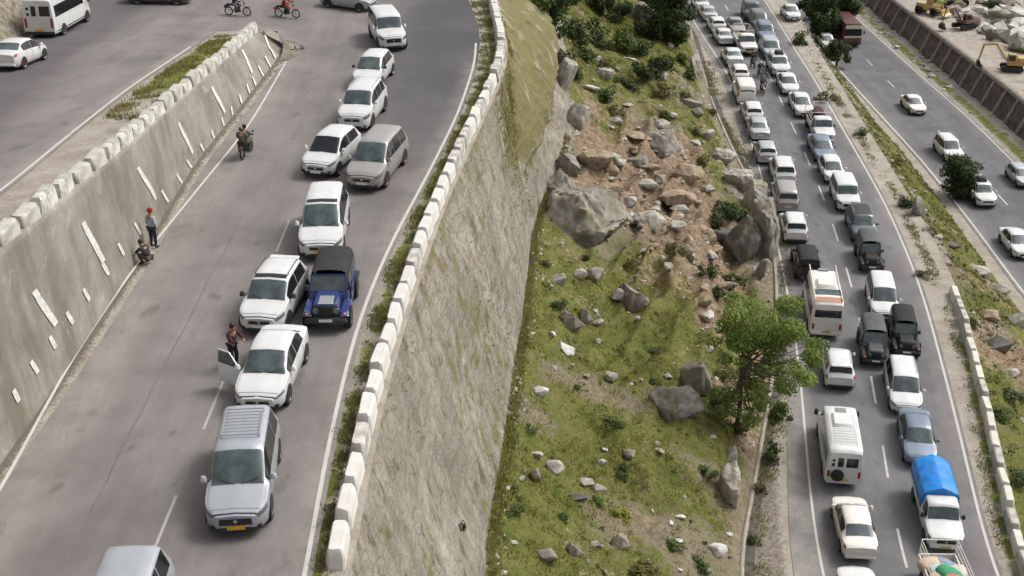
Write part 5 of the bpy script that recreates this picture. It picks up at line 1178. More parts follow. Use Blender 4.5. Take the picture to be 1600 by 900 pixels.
for a in [(860,15,38,'dark','dark green bush farthest left at the top of the hillside',1.2,3), (895,45,30,'dark','dark green bush below and right of the farthest left one at the top',1.1,2),
 (913,85,20,'mid','mid green bush below the top left dark bushes',1,1), (948,150,17,'dark','small round dark bush on the crest of the pale ridge',1,1), (930,5,26,'mid','mid green bush at the top edge between two dark bushes',1,1),
 (975,68,28,'mid','mid green bush in the centre of the upper bushes',1,2), (965,15,26,'dark','dark bush at the top edge above the central green bush',1.2,2), (1012,108,27,'dark','wide dark bush under the tall dark tree',1,2),
 (1013,45,26,'dark','dark bush left of the tall dark tree',1.1,2), (1063,90,15,'mid','green bush just below the tall dark tree by the road',1,1), (1070,150,13,'olive','olive bush in the hollow by the roadside track',1,1),
 (1085,205,10,'dark','small dark bush beside the grey roadside boulder',1,1), (1112,175,10,'olive','olive bush on the verge of the roadside track',1,1), (833,181,13,'mid','green bush growing out of the tall stone wall',1.2,1),
 (826,205,8,'yellow','yellow green weed below the bush on the tall stone wall',1,1), (1139,325,27,'dark','dark green bush filling the hollow left of the roadside outcrop',1,2), (1055,390,15,'olive','round olive bush at the lower edge of the scree',1,1),
 (1110,425,15,'mid','green bush between the scree and the roadside outcrop',1.2,1), (1061,308,9,'mid','small green bush in the middle of the scree',1,1), (869,474,14,'mid','leafy green plant left of the hollowed boulder clump',.7,1),
 (1120,455,17,'mid','green bush right above the bright green tree crown',1,1), (915,402,8,'dark','small dark bush above the rounded grey boulder',1,1), (1022,545,17,'mid','low leafy plant below the jagged grey boulder',.5,1),
 (932,775,17,'bright','bright green plant right of the cream flat rock',.6,1), (966,796,19,'yellow','yellow flowering plant low on the grass slope',.5,1), (974,728,16,'mid','leafy green plant above the yellow flowering one',.6,1),
 (1050,845,20,'mid','leafy plant beside the bright white stone',.5,1), (828,668,12,'mid','narrow leafy plant along the foot of the wall',.6,1), (800,790,18,'mid','leafy plant against the foot of the wall near the bottom',.5,1),
 (955,655,18,'mid','leafy plant left of the huge dark fronted boulder',.5,1), (1095,880,22,'mid','leafy plant at the bottom edge near the ditch',.5,1), (1000,880,22,'olive','olive plant at the bottom edge of the slope',.5,1),
 (1215,640,22,'mid','green bush at the roadside below the bright green tree',1.1,1), (1207,705,18,'mid','green bush in the ditch below the roadside one',1.2,1), (1150,665,22,'olive','olive bush at the foot of the bright green tree',.8,1),
 (1180,600,20,'olive','olive brush under the crown of the bright green tree',.7,1), (1415,315,14,'dark','dark bush at the upper end of the long grey slab',1,1), (1345,205,12,'mid','green bush on the strip beside the right road shoulder',.8,1),
 (1515,500,14,'mid','green bush just outside the top of the cream parapet',.8,1), (1560,640,26,'mid','green bush behind the middle of the cream parapet row',.6,1), (1590,735,24,'dark','dark bush at the right edge behind the parapet row',.7,1),
 (1575,610,22,'dark','dark bush right below the hollow behind the parapet',.6,1), (725,822,7,'dark','tiny dark bush growing from a hole near the wall foot',1.2,1), (1545,6,10,'mid','green bush among the river boulders',1,1),
 (835,8,26,'mid','mid green bush right beside the parapet at the top edge',1,1), (880,92,20,'dark','dark bush below the big bush pair at the top left of the hill',1,1), (935,60,24,'dark','dark bush between the top left bushes and the central ones',1,1),
 (945,100,16,'olive','olive bush above the small round dark one',1,1), (1000,75,20,'mid','green bush touching the wide dark one on its upper side',1,1), (1040,100,20,'mid','green bush right of the wide dark one',1,1), (1035,140,16,'olive','olive bush below the wide dark one',1,1),
 (985,130,18,'dark','dark bush left below the wide dark one',1,1), (960,175,14,'olive','olive bush at the upper rim of the scree',1,1), (1075,115,14,'mid','green bush on the roadside just above the pale rock face',1,1), (900,115,16,'mid','green bush against the pale ridge',1,1),
 (1040,180,14,'mid','green bush between the smooth slab and the roadside track',1,1), (1095,250,14,'olive','olive bush left of the rounded pale rock mound',1,1), (1120,350,20,'dark','dark bush left above the dark flank of the roadside outcrop',1,1), (1140,440,20,'mid','green bush at the foot of the roadside outcrop',1,1),
 (1150,470,20,'bright','bright green bush touching the tree crown at its upper left',1,1), (985,408,10,'olive','olive bush at the lower left rim of the scree',.8,1), (850,410,9,'olive','olive bush at the wall foot left of the triangular rock',.8,1), (900,600,12,'mid','leafy green plant alone in the middle left of the grass',.5,1),
 (1020,590,14,'mid','leafy green plant left of the huge boulders',.5,1), (1100,730,18,'mid','leafy green plant left of the tall pale rock above the drain',.6,1), (880,800,16,'mid','leafy green plant below the cream egg shaped boulder',.5,1), (1130,580,20,'olive','olive bush left of the bright green tree trunk',.8,1),
 (1200,560,20,'mid','green bush hidden under the right part of the bright green tree',1,1), (1190,760,14,'olive','olive weeds growing in the roadside drain',.8,1), (1175,840,14,'mid','green weeds in the drain at the bottom',.8,1), (1400,250,12,'olive','olive bush on the strip above the dark round tree',.8,1),
 (1455,360,12,'olive','olive bush right of the long grey slab',.8,1), (1440,425,12,'olive','olive bush on the strip left of the parapet top',.8,1), (1290,150,14,'olive','olive bush on the strip below the lowest dark tree',.8,1), (1250,60,16,'dark','dark bush under the dark trees beside the right road shoulder',1,1)]:
    shrub(a[0], a[1], a[2], a[3], a[4], tall=a[5], dense=a[6])
def tree(px, py, label, lobes, n, leaf, m, h, seed, name='tree', limbs=()):
    p = at(px, py); root = empty(name, (p.x, p.y, p.z-.1)); r = random.Random(seed)
    link('crown', crown_mesh(lobes, n, leaf, m, seed), parent=root)
    b = MB(); pts = [Vector((0, 0, -.3)), Vector((.12, .05, h*.3)), Vector((-.05, .1, h*.62)), Vector((.1, 0, h*.85))]; rr = [.16, .12, .08, .04]
    for i in range(3): b.cyl(pts[i], pts[i+1], rr[i], rr[i+1], 8, False)
    b.build('trunk', M_BARK, root, 60)
    for (cx, cy, cz, rx, ry, rz) in lobes:
        q = r.uniform(.3, .75); s0 = pts[1]*(1-q)+pts[3]*q; e = Vector((cx, cy, cz)); mid = (s0+e)/2+Vector((0, 0, -.1)); lb = MB(); lb.cyl(s0, mid, .035, .022, 6, False); lb.cyl(mid, e, .022, .010, 6, False); lb.build('limb', M_BARK, root)
    return tag(root, label, 'tree')
tl = []
r_ = random.Random(4)
for i in range(22): tl.append((r_.uniform(-1.0, 2.9), r_.uniform(-.9, 2.0), r_.uniform(4.6, 6.4), r_.uniform(.5, 1.0), r_.uniform(.5, 1.0), r_.uniform(.35, .6)))
for i in range(17): tl.append((r_.uniform(.6, 4.2), r_.uniform(-1.8, 1.0), r_.uniform(2.6, 5.0), r_.uniform(.35, .8), r_.uniform(.35, .75), r_.uniform(.22, .4)))
for i in range(14): tl.append((r_.uniform(-2.0, 2.2), r_.uniform(-1.2, .4), r_.uniform(.3, 2.2), r_.uniform(.3, .7), r_.uniform(.3, .6), r_.uniform(.2, .4)))
for i in range(12): tl.append((r_.uniform(-1.8, 1.4), r_.uniform(-1.0, .8), r_.uniform(1.6, 4.4), r_.uniform(.3, .55), r_.uniform(.3, .5), r_.uniform(.2, .3)))
bt = tree(1150, 672, 'bright green broadleaf tree with an open crown leaning over the edge of the right road', tl, 21000, .08, L_BRT, 5.8, 11); bt.scale = (.93, .93, 1.20)
def round_lobes(seed, R_, z0, H_, n): 
    r = random.Random(seed); o = []
    for i in range(n):
        a = r.uniform(0, 6.28); t = r.random(); q = R_*math.sin(math.pi*(.12+.8*t))*r.uniform(.25, .8); o.append((q*math.cos(a), q*math.sin(a), z0+t*H_, R_*r.uniform(.16, .5), R_*r.uniform(.16, .5), R_*r.uniform(.16, .40)))
    return o
tree(1492, 308, 'dark green round tree overhanging the lower road from the grassy strip', round_lobes(1, 2.3, .8, 2.9, 24), 9000, .11, L_DARK, 3.2, 21)
tree(1306, 104, 'dark green tree lowest of the group beside the lower road near the bus', round_lobes(2, 1.9, .8, 2.0, 14), 4200, .12, L_DARK, 2.6, 22)
tree(1285, 62, 'large dark tree in the middle of the group beside the lower road', round_lobes(3, 3.0, 1.2, 4.6, 26), 9000, .16, L_DARK, 4.5, 23)
tree(1308, 48, 'large dark tree on the bus side of the group beside the lower road', round_lobes(4, 2.6, 1.2, 4.6, 24), 8000, .16, L_DARK, 4.5, 24)
tree(1268, 30, 'dark tree highest up in the group, beside the white sedan', round_lobes(5, 2.6, 1., 3.6, 18), 4600, .16, L_DARK, 4.2, 25)
tree(1046, 66, 'tall dense dark tree at the top of the hillside next to the right road', round_lobes(6, 3.0, .5, 5.6, 34), 15000, .15, L_DARK, 4.8, 26)
tree(1015, 22, 'grey green thin tree at the top edge left of the tall dense one', round_lobes(7, 2.6, 1., 4.4, 20), 6500, .14, L_MID, 4.4, 27)

# ground cover nobody could count
def blades(name, XY, zf, h0, h1, m, seed, label, cat, per=5, wd=.03, spread=.12):
    r = np.random.default_rng(seed); X = np.repeat(XY[:, 0], per)+r.normal(0, spread, len(XY)*per); Y = np.repeat(XY[:, 1], per)+r.normal(0, spread, len(XY)*per); n = len(X)
    Z = zf(X, Y); a = r.uniform(0, 6.28, n); h = r.uniform(h0, h1, n); lean = r.normal(0, .35, (n, 2))*h[:, None]; dx, dy = np.cos(a)*wd, np.sin(a)*wd
    V = np.stack([np.stack([X-dx, Y-dy, Z-.02], 1), np.stack([X+dx, Y+dy, Z-.02], 1), np.stack([X+lean[:, 0], Y+lean[:, 1], Z+h], 1)], 1).reshape(-1, 3)
    me = bpy.data.meshes.new(name); me.vertices.add(3*n); me.vertices.foreach_set('co', V.ravel()); me.loops.add(3*n); me.loops.foreach_set('vertex_index', np.arange(3*n, dtype=np.int32)); me.polygons.add(n); me.polygons.foreach_set('loop_start', np.arange(0, 3*n, 3, dtype=np.int32)); me.update(); me.validate()
    t = np.repeat(np.clip(r.uniform(0, 1, n)*.6+.4*(vnoise(X*.8, Y*.8, seed)+.5), 0, 1), 3); at_ = me.attributes.new('tint', 'FLOAT', 'POINT'); at_.data.foreach_set('value', t); me.materials.append(m)
    o = link(name, me); return tag(o, label, cat, kind='stuff')
def pts(n, y0, y1, xa, xb, dens=None, seed=1):
    r = np.random.default_rng(seed); Y = r.uniform(y0, y1, n); t = r.random(n); X = xa(Y)+(xb(Y)-xa(Y))*t; P = np.stack([X, Y], 1)
    return P[r.random(n) < dens(X, Y)] if dens is not None else P
def gdens(X, Y): z = hill_zone(X, Y, None, None); return np.clip(z[0]*1.0-z[1]*.9-z[2]*.9, 0.02, 1)*np.clip(.55+1.1*fbm(X*.8, Y*.8, 5, 3), .05, 1)
L_GRS = leafmat('grass_blades', (.115, .115, .03), (.33, .29, .10), .3)
blades('grass', pts(52000, 30, 165, lambda y: EW(y)+.1, lambda y: EH(y)-.3, gdens, 3), hill, .06, .20, L_GRS, 1, 'short green and olive grass growing over the hillside', 'grass')
blades('grass', pts(9000, 36, 150, lambda y: EPR(y)+.7, lambda y: EF0(y)-1.5, lambda X, Y: np.clip(.4+1.3*fbm(X*.6, Y*.6, 7, 3), .0, 1), 4), slope_s, .08, .28, L_GRS, 2, 'olive grass on the strip between the right road and the lower road', 'grass')
z0f = lambda X, Y: 0*X
L_WEED = leafmat('weeds', (.12, .135, .045), (.32, .31, .13), .35)
blades('verge_weeds', pts(5200, 22, 96, lambda y: EL(y)+.35, lambda y: EP(y)-.32, lambda X, Y: np.clip(.35+1.6*fbm(X*1.2, Y*1.2, 9, 3), 0, 1), 5), z0f, .04, .15, L_WEED, 3, 'straggly weeds along the inner foot of the left road parapet', 'weeds', per=6)
blades('verge_weeds', pts(3500, 40, 130, lambda y: EPR(y)-.9, lambda y: EPR(y)-.25, lambda X, Y: np.clip(.25+1.6*fbm(X*1.2, Y*.6, 10, 3), 0, 1), 6), lambda X, Y: zR(Y), .04, .14, L_WEED, 4, 'straggly weeds along the outer shoulder of the right road', 'weeds')
blades('verge_weeds', pts(2600, 56, 80, lambda y: ULL(y)+.7, lambda y: W1T(y)-.7, lambda X, Y: np.clip(.45+1.4*fbm(X*.8, Y*.8, 11, 3), 0, 1), 7), lambda X, Y: zU(Y)+.05, .06, .24, L_GRS, 5, 'green grass between the upper road and the striped wall parapet', 'grass')
def clumps(name, P, zf, s0, s1, leaf, m, seed, label, cat, nl=16):
    r = np.random.default_rng(seed); n = len(P); sz = r.uniform(s0, s1, n); c = np.repeat(np.stack([P[:, 0], P[:, 1], zf(P[:, 0], P[:, 1])], 1), nl, 0); s = np.repeat(sz, nl)
    d = r.normal(size=(n*nl, 3)); d /= np.linalg.norm(d, axis=1)[:, None]; d[:, 2] = np.abs(d[:, 2])*.7
    me = quads(c+d*s[:, None], d+r.normal(size=d.shape)*.4+[0, 0, .4], leaf*r.uniform(.6, 1.4, n*nl), .6, np.repeat(r.uniform(.1, .8, n), nl)+r.uniform(-.2, .2, n*nl), name, m, seed=seed)
    return tag(link(name, me), label, cat, kind='stuff')
clumps('low_plants', pts(2600, 32, 165, lambda y: EW(y)+.1, lambda y: EH(y)-.4, lambda X, Y: gdens(X, Y)*np.clip(.3+2.2*fbm(X*.35, Y*.35, 15, 2), 0, 1), 8), hill, .10, .34, .07, L_MID, 6, 'low dark green plants dotted through the hillside grass', 'plants')
clumps('low_plants', pts(1900, 32, 150, lambda y: EW(y)+.1, lambda y: EH(y)-.4, lambda X, Y: np.clip(.15+1.6*fbm(X*.5, Y*.5, 16, 2), 0, 1), 9), hill, .08, .26, .06, L_OLV, 7, 'low olive brown plants dotted over the hillside', 'plants')
clumps('low_plants', pts(700, 36, 150, lambda y: EPR(y)+.6, lambda y: EF0(y)-1.4, None, 10), slope_s, .10, .35, .08, L_MID, 8, 'low dark plants on the strip between the right road and the lower road', 'plants')
clumps('verge_weeds', pts(300, 22, 96, lambda y: EL(y)+.45, lambda y: EP(y)-.35, None, 12), z0f, .03, .10, .025, L_OLV, 9, 'leafy weeds at the foot of the left road parapet', 'weeds')
def wallpts(n, dens, seed):
    r = np.random.default_rng(seed); Y = r.uniform(22, 96, n); t = r.uniform(.04, .97, n); k = r.random(n) < dens(Y, t); return Y[k], t[k]
wy_, wt_ = wallpts(800, lambda Y, t: np.clip((.05+1.9*fbm(Y*.16, t*1.6, 51, 3))+.75*np.exp(-((t-.28)/.28)**2)*np.clip((Y-66)/12, 0, 1), 0, 1), 33)
wx_ = EP(wy_)+.36+(EW(wy_)-EP(wy_)-.36)*wt_
clumps('wall_weeds', np.stack([wx_, wy_], 1), lambda X, Y: (X-EP(Y)-.36)/np.maximum(EW(Y)-EP(Y)-.36, .1)*zW(Y)+.08, .04, .14, .03, L_OLV, 34, 'olive weeds growing in the joints of the tall rubble wall', 'weeds', nl=12)
wz_ = lambda X, Y: (X-EP(Y)-.36)/np.maximum(EW(Y)-EP(Y)-.36, .1)*zW(Y)+.10
ty_, tt_ = wallpts(9000, lambda Y, t: np.clip(np.exp(-((t-.30)/.26)**2)*np.clip((Y-68)/14, 0, 1)*(.6+1.2*fbm(Y*.4, t*6, 52, 3)), 0, 1), 36)
blades('grass', np.stack([EP(ty_)+.36+(EW(ty_)-EP(ty_)-.36)*tt_, ty_], 1), wz_, .10, .34, L_GRS, 37, 'dry green grass on the shoulder below the parapet at the bend', 'grass', per=6)
blades('grass', np.stack([EW(np.linspace(30, 92, 900))+rng.uniform(-.05, .35, 900), np.linspace(30, 92, 900)], 1), hill, .12, .34, L_GRS, 35, 'longer grass along the foot of the tall rubble wall', 'grass', per=8)
blades('verge_weeds', pts(3800, 44, 130, lambda y: EH(y)+.1, lambda y: EH(y)+1.5, lambda X, Y: np.clip((.55+1.8*fbm(X*.9, Y*.5, 18, 3))*np.clip(1.5-(X-EH(Y)), 0, 1), 0, 1), 41), lambda X, Y: zR(Y), .05, .22, L_GRS, 42, 'weeds along the drain at the inner edge of the right road', 'weeds')
# loose stones nobody could count
def pebbles(name, P, zf, s0, s1, m, seed, label):
    r = np.random.default_rng(seed); n = len(P); base = np.array([[1,0,0],[0,1,0],[-1,0,0],[0,-1,0],[0,0,.8],[0,0,-.5]], float); F0 = np.array([[0,1,4],[1,2,4],[2,3,4],[3,0,4],[1,0,5],[2,1,5],[3,2,5],[0,3,5]])
    s = s0*(s1/s0)**(r.random(n)**2); a = r.uniform(0, 6.28, n); J = base[None]*(1+r.uniform(-.35, .35, (n, 6, 1)))*s[:, None, None]*np.stack([r.uniform(.8, 1.4, n), r.uniform(.7, 1.1, n), r.uniform(.5, 1., n)], 1)[:, None, :]
    X = J[:, :, 0]*np.cos(a)[:, None]-J[:, :, 1]*np.sin(a)[:, None]; Y = J[:, :, 0]*np.sin(a)[:, None]+J[:, :, 1]*np.cos(a)[:, None]
    V = np.stack([X+P[:, 0:1], Y+P[:, 1:2], J[:, :, 2]+zf(P[:, 0], P[:, 1])[:, None]], -1).reshape(-1, 3); Fc = (F0[None]+np.arange(n)[:, None, None]*6).reshape(-1, 3)
    o = mesh(name, V.tolist(), Fc.tolist(), m); return tag(o, label, 'stones', kind='stuff')
pebbles('loose_stones', np.stack([EW(np.linspace(34, 92, 260))+rng.uniform(-.1, .6, 260), np.linspace(34, 92, 260)], 1), hill, .05, .22, M_ROCKP, 38, 'fallen stones along the foot of the tall rubble wall')
pebbles('loose_stones', pts(1100, 32, 120, lambda y: EW(y)+.1, lambda y: EH(y)-.1, None, 21), hill, .03, .14, M_ROCKP, 21, 'loose pale stones scattered over the hillside')
pebbles('loose_stones', pts(1600, 60, 118, lambda y: EW(y)+.1, lambda y: EH(y)-.1, lambda X, Y: hill_zone(X, Y, None, None)[1], 22), hill, .05, .24, M_ROCKB, 22, 'loose ochre stones of the scree')
pebbles('loose_stones', pts(420, 22, 96, lambda y: EP(y)-1.4, lambda y: EP(y)-.4, None, 23), z0f, .02, .09, M_ROCKW, 23, 'loose whitish stones along the foot of the left road parapet')
pebbles('loose_stones', pts(700, 36, 150, lambda y: EPR(y)-.8, lambda y: EPR(y)+2.6, None, 24), lambda X, Y: np.where(X > EPR(Y)+.5, slope_s(X, Y), zR(Y)), .03, .16, M_ROCKP, 24, 'loose stones along the outer shoulder of the right road')
pebbles('loose_stones', pts(500, 24, 80, lambda y: W1B(y)+.02, lambda y: W1B(y)+.9, None, 25), z0f, .02, .08, M_ROCKG, 25, 'loose grit in the gutter below the striped wall')
pebbles('loose_stones', pts(450, 36, 80, lambda y: ULL(y)+.4, lambda y: W1T(y)-.6, None, 26), lambda X, Y: zU(Y)+.05, .02, .09, M_ROCKP, 26, 'loose stones on the dusty strip behind the upper parapet')
pebbles('loose_stones', pts(900, 100, 190, lambda y: ET(y)+1, lambda y: ET(y)+14, None, 27), lambda X, Y: 0*X+ZF+3.0, .08, .4, M_ROCKP, 27, 'loose stones on the riverside work ground')

pebbles('river_stones', pts(900, 145, 230, K(57), K(85), None, 28), lambda X, Y: 0*X+ZF+1.7, .3, 1.3, M_ROCKW, 28, 'smaller pale boulders and cobbles of the river bed')
pebbles('scree_stones', pts(700, 60, 118, lambda y: EW(y)+.1, lambda y: EH(y)-.1, lambda X, Y: hill_zone(X, Y, None, None)[1], 29), hill, .12, .42, M_ROCKP, 29, 'smaller pale stones of the brown scree')
pebbles('shoulder_stones', pts(420, 71, 150, lambda y: EPR(y)+.5, lambda y: EPR(y)+1.8, None, 30), slope_s, .10, .34, M_ROCKP, 30, 'smaller pale stones along the outer shoulder of the right road')
pebbles('wall_foot_stones', pts(260, 105, 175, lambda y: EF1(y)+.9, lambda y: EB(y)+.1, None, 31), lambda X, Y: 0*X+ZF+.05, .12, .4, M_ROCKP, 31, 'smaller stones at the foot of the ribbed river wall')
# ================================================================== PEOPLE AND MOTORCYCLES
S2 = bpy.data.scenes.new('workshop')
def skin(name, P, E, Rr, m, parent, root=0, sub=1):
    me = bpy.data.meshes.new(name); me.from_pydata(P, E, []); me.update(); o = bpy.data.objects.new(name, me); S2.collection.objects.link(o)
    o.modifiers.new('s', 'SKIN'); sv = me.skin_vertices[0].data
    for i, q in enumerate(Rr): sv[i].radius = (q, q) if isinstance(q, (int, float)) else q; sv[i].use_root = (i == root)
    if sub: o.modifiers.new('u', 'SUBSURF').levels = sub
    S2.view_layers[0].update(); dg = S2.view_layers[0].depsgraph; nm = bpy.data.meshes.new_from_object(o.evaluated_get(dg)); bpy.data.objects.remove(o)
    nm.name = name; nm.materials.clear(); nm.materials.append(m); nm.polygons.foreach_set('use_smooth', [True]*len(nm.polygons)); return link(name, nm, None, parent)
M_SKIN = mat('skin', (.36, .20, .13), .6, var=.15)
def fabric(n, c): return mat('cloth_'+n, c, .9, var=.35, scale=7, bump=.3)
CL = {'pale_blue': (.42, .48, .56), 'navy': (.02, .025, .045), 'dark': (.025, .024, .026), 'maroon': (.07, .018, .022), 'camo': (.10, .095, .065), 'brown': (.09, .06, .045), 'red': (.40, .015, .02), 'white': (.62, .62, .60), 'grey': (.16, .16, .17), 'olive': (.09, .09, .05), 'black': (.015, .015, .016)}
# faces local -Y
POSE = {
 'stand': dict(pel=(0,.02,.93), che=(0,.02,1.28), nek=(0,.01,1.46), hed=(0,-.02,1.62), sh=(.18,.01,1.40), el=(.24,.03,1.12), wr=(.22,-.10,.90), hip=(.10,.02,.88), kn=(.12,-.02,.48), an=(.12,.02,.07), toe=(.14,-.17,.03)),
 'door':  dict(pel=(0,.04,.93), che=(0,-.02,1.27), nek=(0,-.06,1.44), hed=(0,-.10,1.59), sh=(.18,-.03,1.38), el=(.27,-.20,1.16), wr=(.14,-.40,1.14), hip=(.10,.04,.88), kn=(.13,-.03,.48), an=(.12,.03,.07), toe=(.14,-.16,.03)),
 'ride':  dict(pel=(0,.28,.84), che=(0,.12,1.17), nek=(0,.04,1.33), hed=(0,-.01,1.49), sh=(.19,.06,1.28), el=(.30,-.12,1.08), wr=(.31,-.38,1.04), hip=(.11,.24,.80), kn=(.24,-.12,.72), an=(.20,.10,.33), toe=(.21,-.08,.29)),
 'pillion': dict(pel=(0,.66,.90), che=(0,.56,1.24), nek=(0,.52,1.41), hed=(0,.50,1.57), sh=(.19,.54,1.35), el=(.28,.42,1.10), wr=(.20,.24,1.02), hip=(.11,.62,.86), kn=(.27,.26,.76), an=(.23,.42,.38), toe=(.24,.26,.33)),
 'crouch': dict(pel=(0,.16,.30), che=(0,-.02,.60), nek=(0,-.14,.75), hed=(0,-.22,.88), sh=(.18,-.08,.70), el=(.24,-.28,.50), wr=(.12,-.42,.42), hip=(.10,.14,.28), kn=(.20,-.24,.46), an=(.16,-.02,.07), toe=(.18,-.2,.03)),
}
def person(pose, loc, rz, shirt, pants, head, label, group=None, mirror_arm=None):
    q = POSE[pose]; root = empty('person', loc, rz); P = []; E = []; Rr = []
    def v(p, r, frm=None):
        P.append(tuple(p)); Rr.append(r); i = len(P)-1
        if frm is not None: E.append((frm, i))
        return i
    pel = v(q['pel'], (.13, .10)); che = v(q['che'], (.15, .11), pel); nk = v(q['nek'], .06, che); h0 = Vector(q['hed'])
    hd = v(h0-Vector((0, 0, .05)), .085, nk); top = v(h0+Vector((0, .01, .07)), .09, hd); v(h0+Vector((0, -.105, -.01)), .02, hd)
    for s in (1, -1):
        m = lambda k: Vector((q[k][0]*s, q[k][1], q[k][2]))
        a = v(m('sh'), .062, che); b = v(m('el'), .045, a); c = v(m('wr'), .03, b); d = (m('wr')-m('el')).normalized(); pl = m('wr')+d*.07; c2 = v(pl, (.036, .018), c)
        side = d.cross(Vector((0, 0, 1))).normalized() if abs(d.z) < .9 else Vector((0, 1, 0))
        for k in range(4):
            f0 = pl+side*(k-1.5)*.02+d*.03; f1 = f0+d*(.035+.006*(k in (1, 2)))+Vector((0, 0, -.012)); i0 = v(f0, .009, c2); v(f1, .008, i0)
        i0 = v(m('wr')+d*.035+side*.035*s, .010, c2); v(m('wr')+d*.07+side*.055*s, .009, i0)
        a = v(m('hip'), .09, pel); b = v(m('kn'), .06, a); c = v(m('an'), .04, b); v(m('toe'), .035, c)
    skin('body', P, E, Rr, M_SKIN, root)
    def tube(name, keys, m_, r):
        PP = []; EE = []; RR = []
        cen = [i for i in keys if i in ('pel', 'che', 'nek')]
        for k, rad in zip(cen, r['c']): PP.append(q[k]); RR.append(rad); (len(PP) > 1) and EE.append((len(PP)-2, len(PP)-1))
        j0 = r['at']
        for s in (1, -1):
            prev = j0
            for k, rad in zip(r['l'], r['r']):
                PP.append((q[k][0]*s, q[k][1], q[k][2])); RR.append(rad); EE.append((prev, len(PP)-1)); prev = len(PP)-1
        return skin(name, PP, EE, RR, m_, root)
    tube('shirt', ['pel', 'che'], fabric(shirt, CL[shirt]), dict(c=[(.155, .125), (.175, .135)], at=1, l=['sh', 'el', 'wr'], r=[.078, .062, .046]))
    tube('trousers', ['pel'], fabric(pants, CL[pants]), dict(c=[(.15, .122)], at=0, l=['hip', 'kn', 'an'], r=[.105, .078, .058]))
    for s in (1, -1):
        a, t = Vector(q['an']), Vector(q['toe']); a.x *= s; t.x *= s
        skin('shoe', [tuple(a+Vector((0, .03, -.02))), tuple(a+Vector((0, -.02, -.02))), tuple(t)], [(0, 1), (1, 2)], [.05, .056, .045], BLK, root)
    hp = MB(); m_ = M_SKIN
    if head == 'turban':
        for k, (rr, zz) in enumerate([(.118, .03), (.125, .07), (.118, .11), (.09, .145)]): hp.lathe([(rr-.035, -.03), (rr, -.012), (rr, .012), (rr-.035, .03)], (h0.x, h0.y+.01, h0.z+zz), 'z', 16)
        hp.lathe([(.09, .13), (.05, .175), (0, .185)], (h0.x, h0.y+.01, h0.z), 'z', 16); hp.build('turban', fabric('red', CL['red']), root, 50)
    else:
        rr, mm, nm = (.125, {'helmet': paint('black'), 'whitehelmet': paint('white'), 'redhelmet': paint('red')}.get(head), 'helmet') if 'helmet' in head else (.108, mat('black_hair', (.012, .010, .009), .6), 'hair')
        z0 = -.06 if 'helmet' in head else .0
        hp.lathe([(rr*.96, z0), (rr*1.02, z0+.05), (rr*.85, z0+.12), (rr*.5, z0+.165), (0, z0+.18)], (h0.x, h0.y+.025, h0.z), 'z', 16); hp.build(nm, mm, root, 60)
    return tag(root, label, 'person', group)
def motorcycle(loc, rz, pc, label, group=None):
    root = empty('motorcycle', loc, rz); m = paint(pc)
    for y in (-.66, .64):
        w_ = MB(); V = []; n = 18
        for i in range(n):
            a = 2*math.pi*i/n
            for j in range(6):
                b = 2*math.pi*j/6; rr = .27+.045*math.cos(b); V.append((.045*math.sin(b), y+rr*math.cos(a), .315+rr*math.sin(a)))
        w_.add(V, [(i*6+j, i*6+(j+1) % 6, ((i+1) % n)*6+(j+1) % 6, ((i+1) % n)*6+j) for i in range(n) for j in range(6)]); t = w_.build('wheel', TYRE, root, 60)
        s = MB()
        for i in range(6): a = math.pi*i/3; s.cyl((0, y, .315), (0, y+.24*math.cos(a), .315+.24*math.sin(a)), .01, n=4)
        s.build('rim', RIM, t)
    MB().box(-.13, .13, -.22, .22, .28, .62, None, .03, .03, .04).build('engine', mat('engine_grey', (.09, .09, .09), .4, .6), root)
    MB().box(-.15, .15, -.32, .12, .66, .90, None, .05, .08, .06).build('fuel_tank', m, root, 60)
    MB().box(-.14, .14, .10, .78, .72, .84, None, .03, .03, .04).build('seat', BLK, root, 40)
    MB().box(-.09, .09, .55, .95, .55, .74, None, .02, .03, .03).build('tail_fairing', m, root, 40)
    f = MB()
    for s in (1, -1): f.cyl((.07*s, -.66, .315), (.07*s, -.44, .92), .022, n=6)
    f.build('fork', CHR, root); h = MB(); h.tube([(-.36, -.30, 1.02), (-.2, -.40, 1.0), (.2, -.40, 1.0), (.36, -.30, 1.02)], .016, 6); h.build('handlebar', BLK, root)
    MB().cyl((0, -.56, .88), (0, -.44, .90), .09, .08, 14).build('headlight', LAMP, root); MB().box(-.07, .07, -.95, -.45, .63, .67, None, .01, .02, .01).build('mudguard', m, root)
    MB().cyl((.16, -.05, .30), (.2, .75, .40), .04, .05, 10).build('exhaust', CHR, root); MB().box(-.06, .06, .94, .97, .58, .66).build('taillight', TAIL, root)
    for s in (1, -1): MB().tube([(.22*s, -.38, 1.0), (.28*s, -.38, 1.16)], .008, 4).cyl((.29*s, -.37, 1.17), (.29*s, -.39, 1.17), .055, n=8).build('rear_view_mirror', BLK, root)
    return tag(root, label, 'motorcycle', group)
def P0(px, py, up=0.): p = at(px, py); return Vector((p.x, p.y, p.z+up))
man = person('stand', P0(241, 386), R(150), 'pale_blue', 'navy', 'turban', 'man in a red turban and pale blue shirt standing at the road edge line')
person('crouch', P0(229, 411), R(-120), 'dark', 'brown', 'hair', 'dark clothed person crouching at the feet of the man in the red turban')
person('door', P0(367, 573), R(60), 'maroon', 'dark', 'hair', 'man in a dark maroon shirt leaning over the open door of the white sedan')
def bike(px, py, rz, pc, shirt, pants, head, lb, lp, pil=None):
    p = P0(px, py, ASZ); motorcycle(p, rz, pc, lb); person('ride', p, rz, shirt, pants, head, lp)
    if pil: person('pillion', p, rz, pil[0], pil[1], pil[2], pil[3])
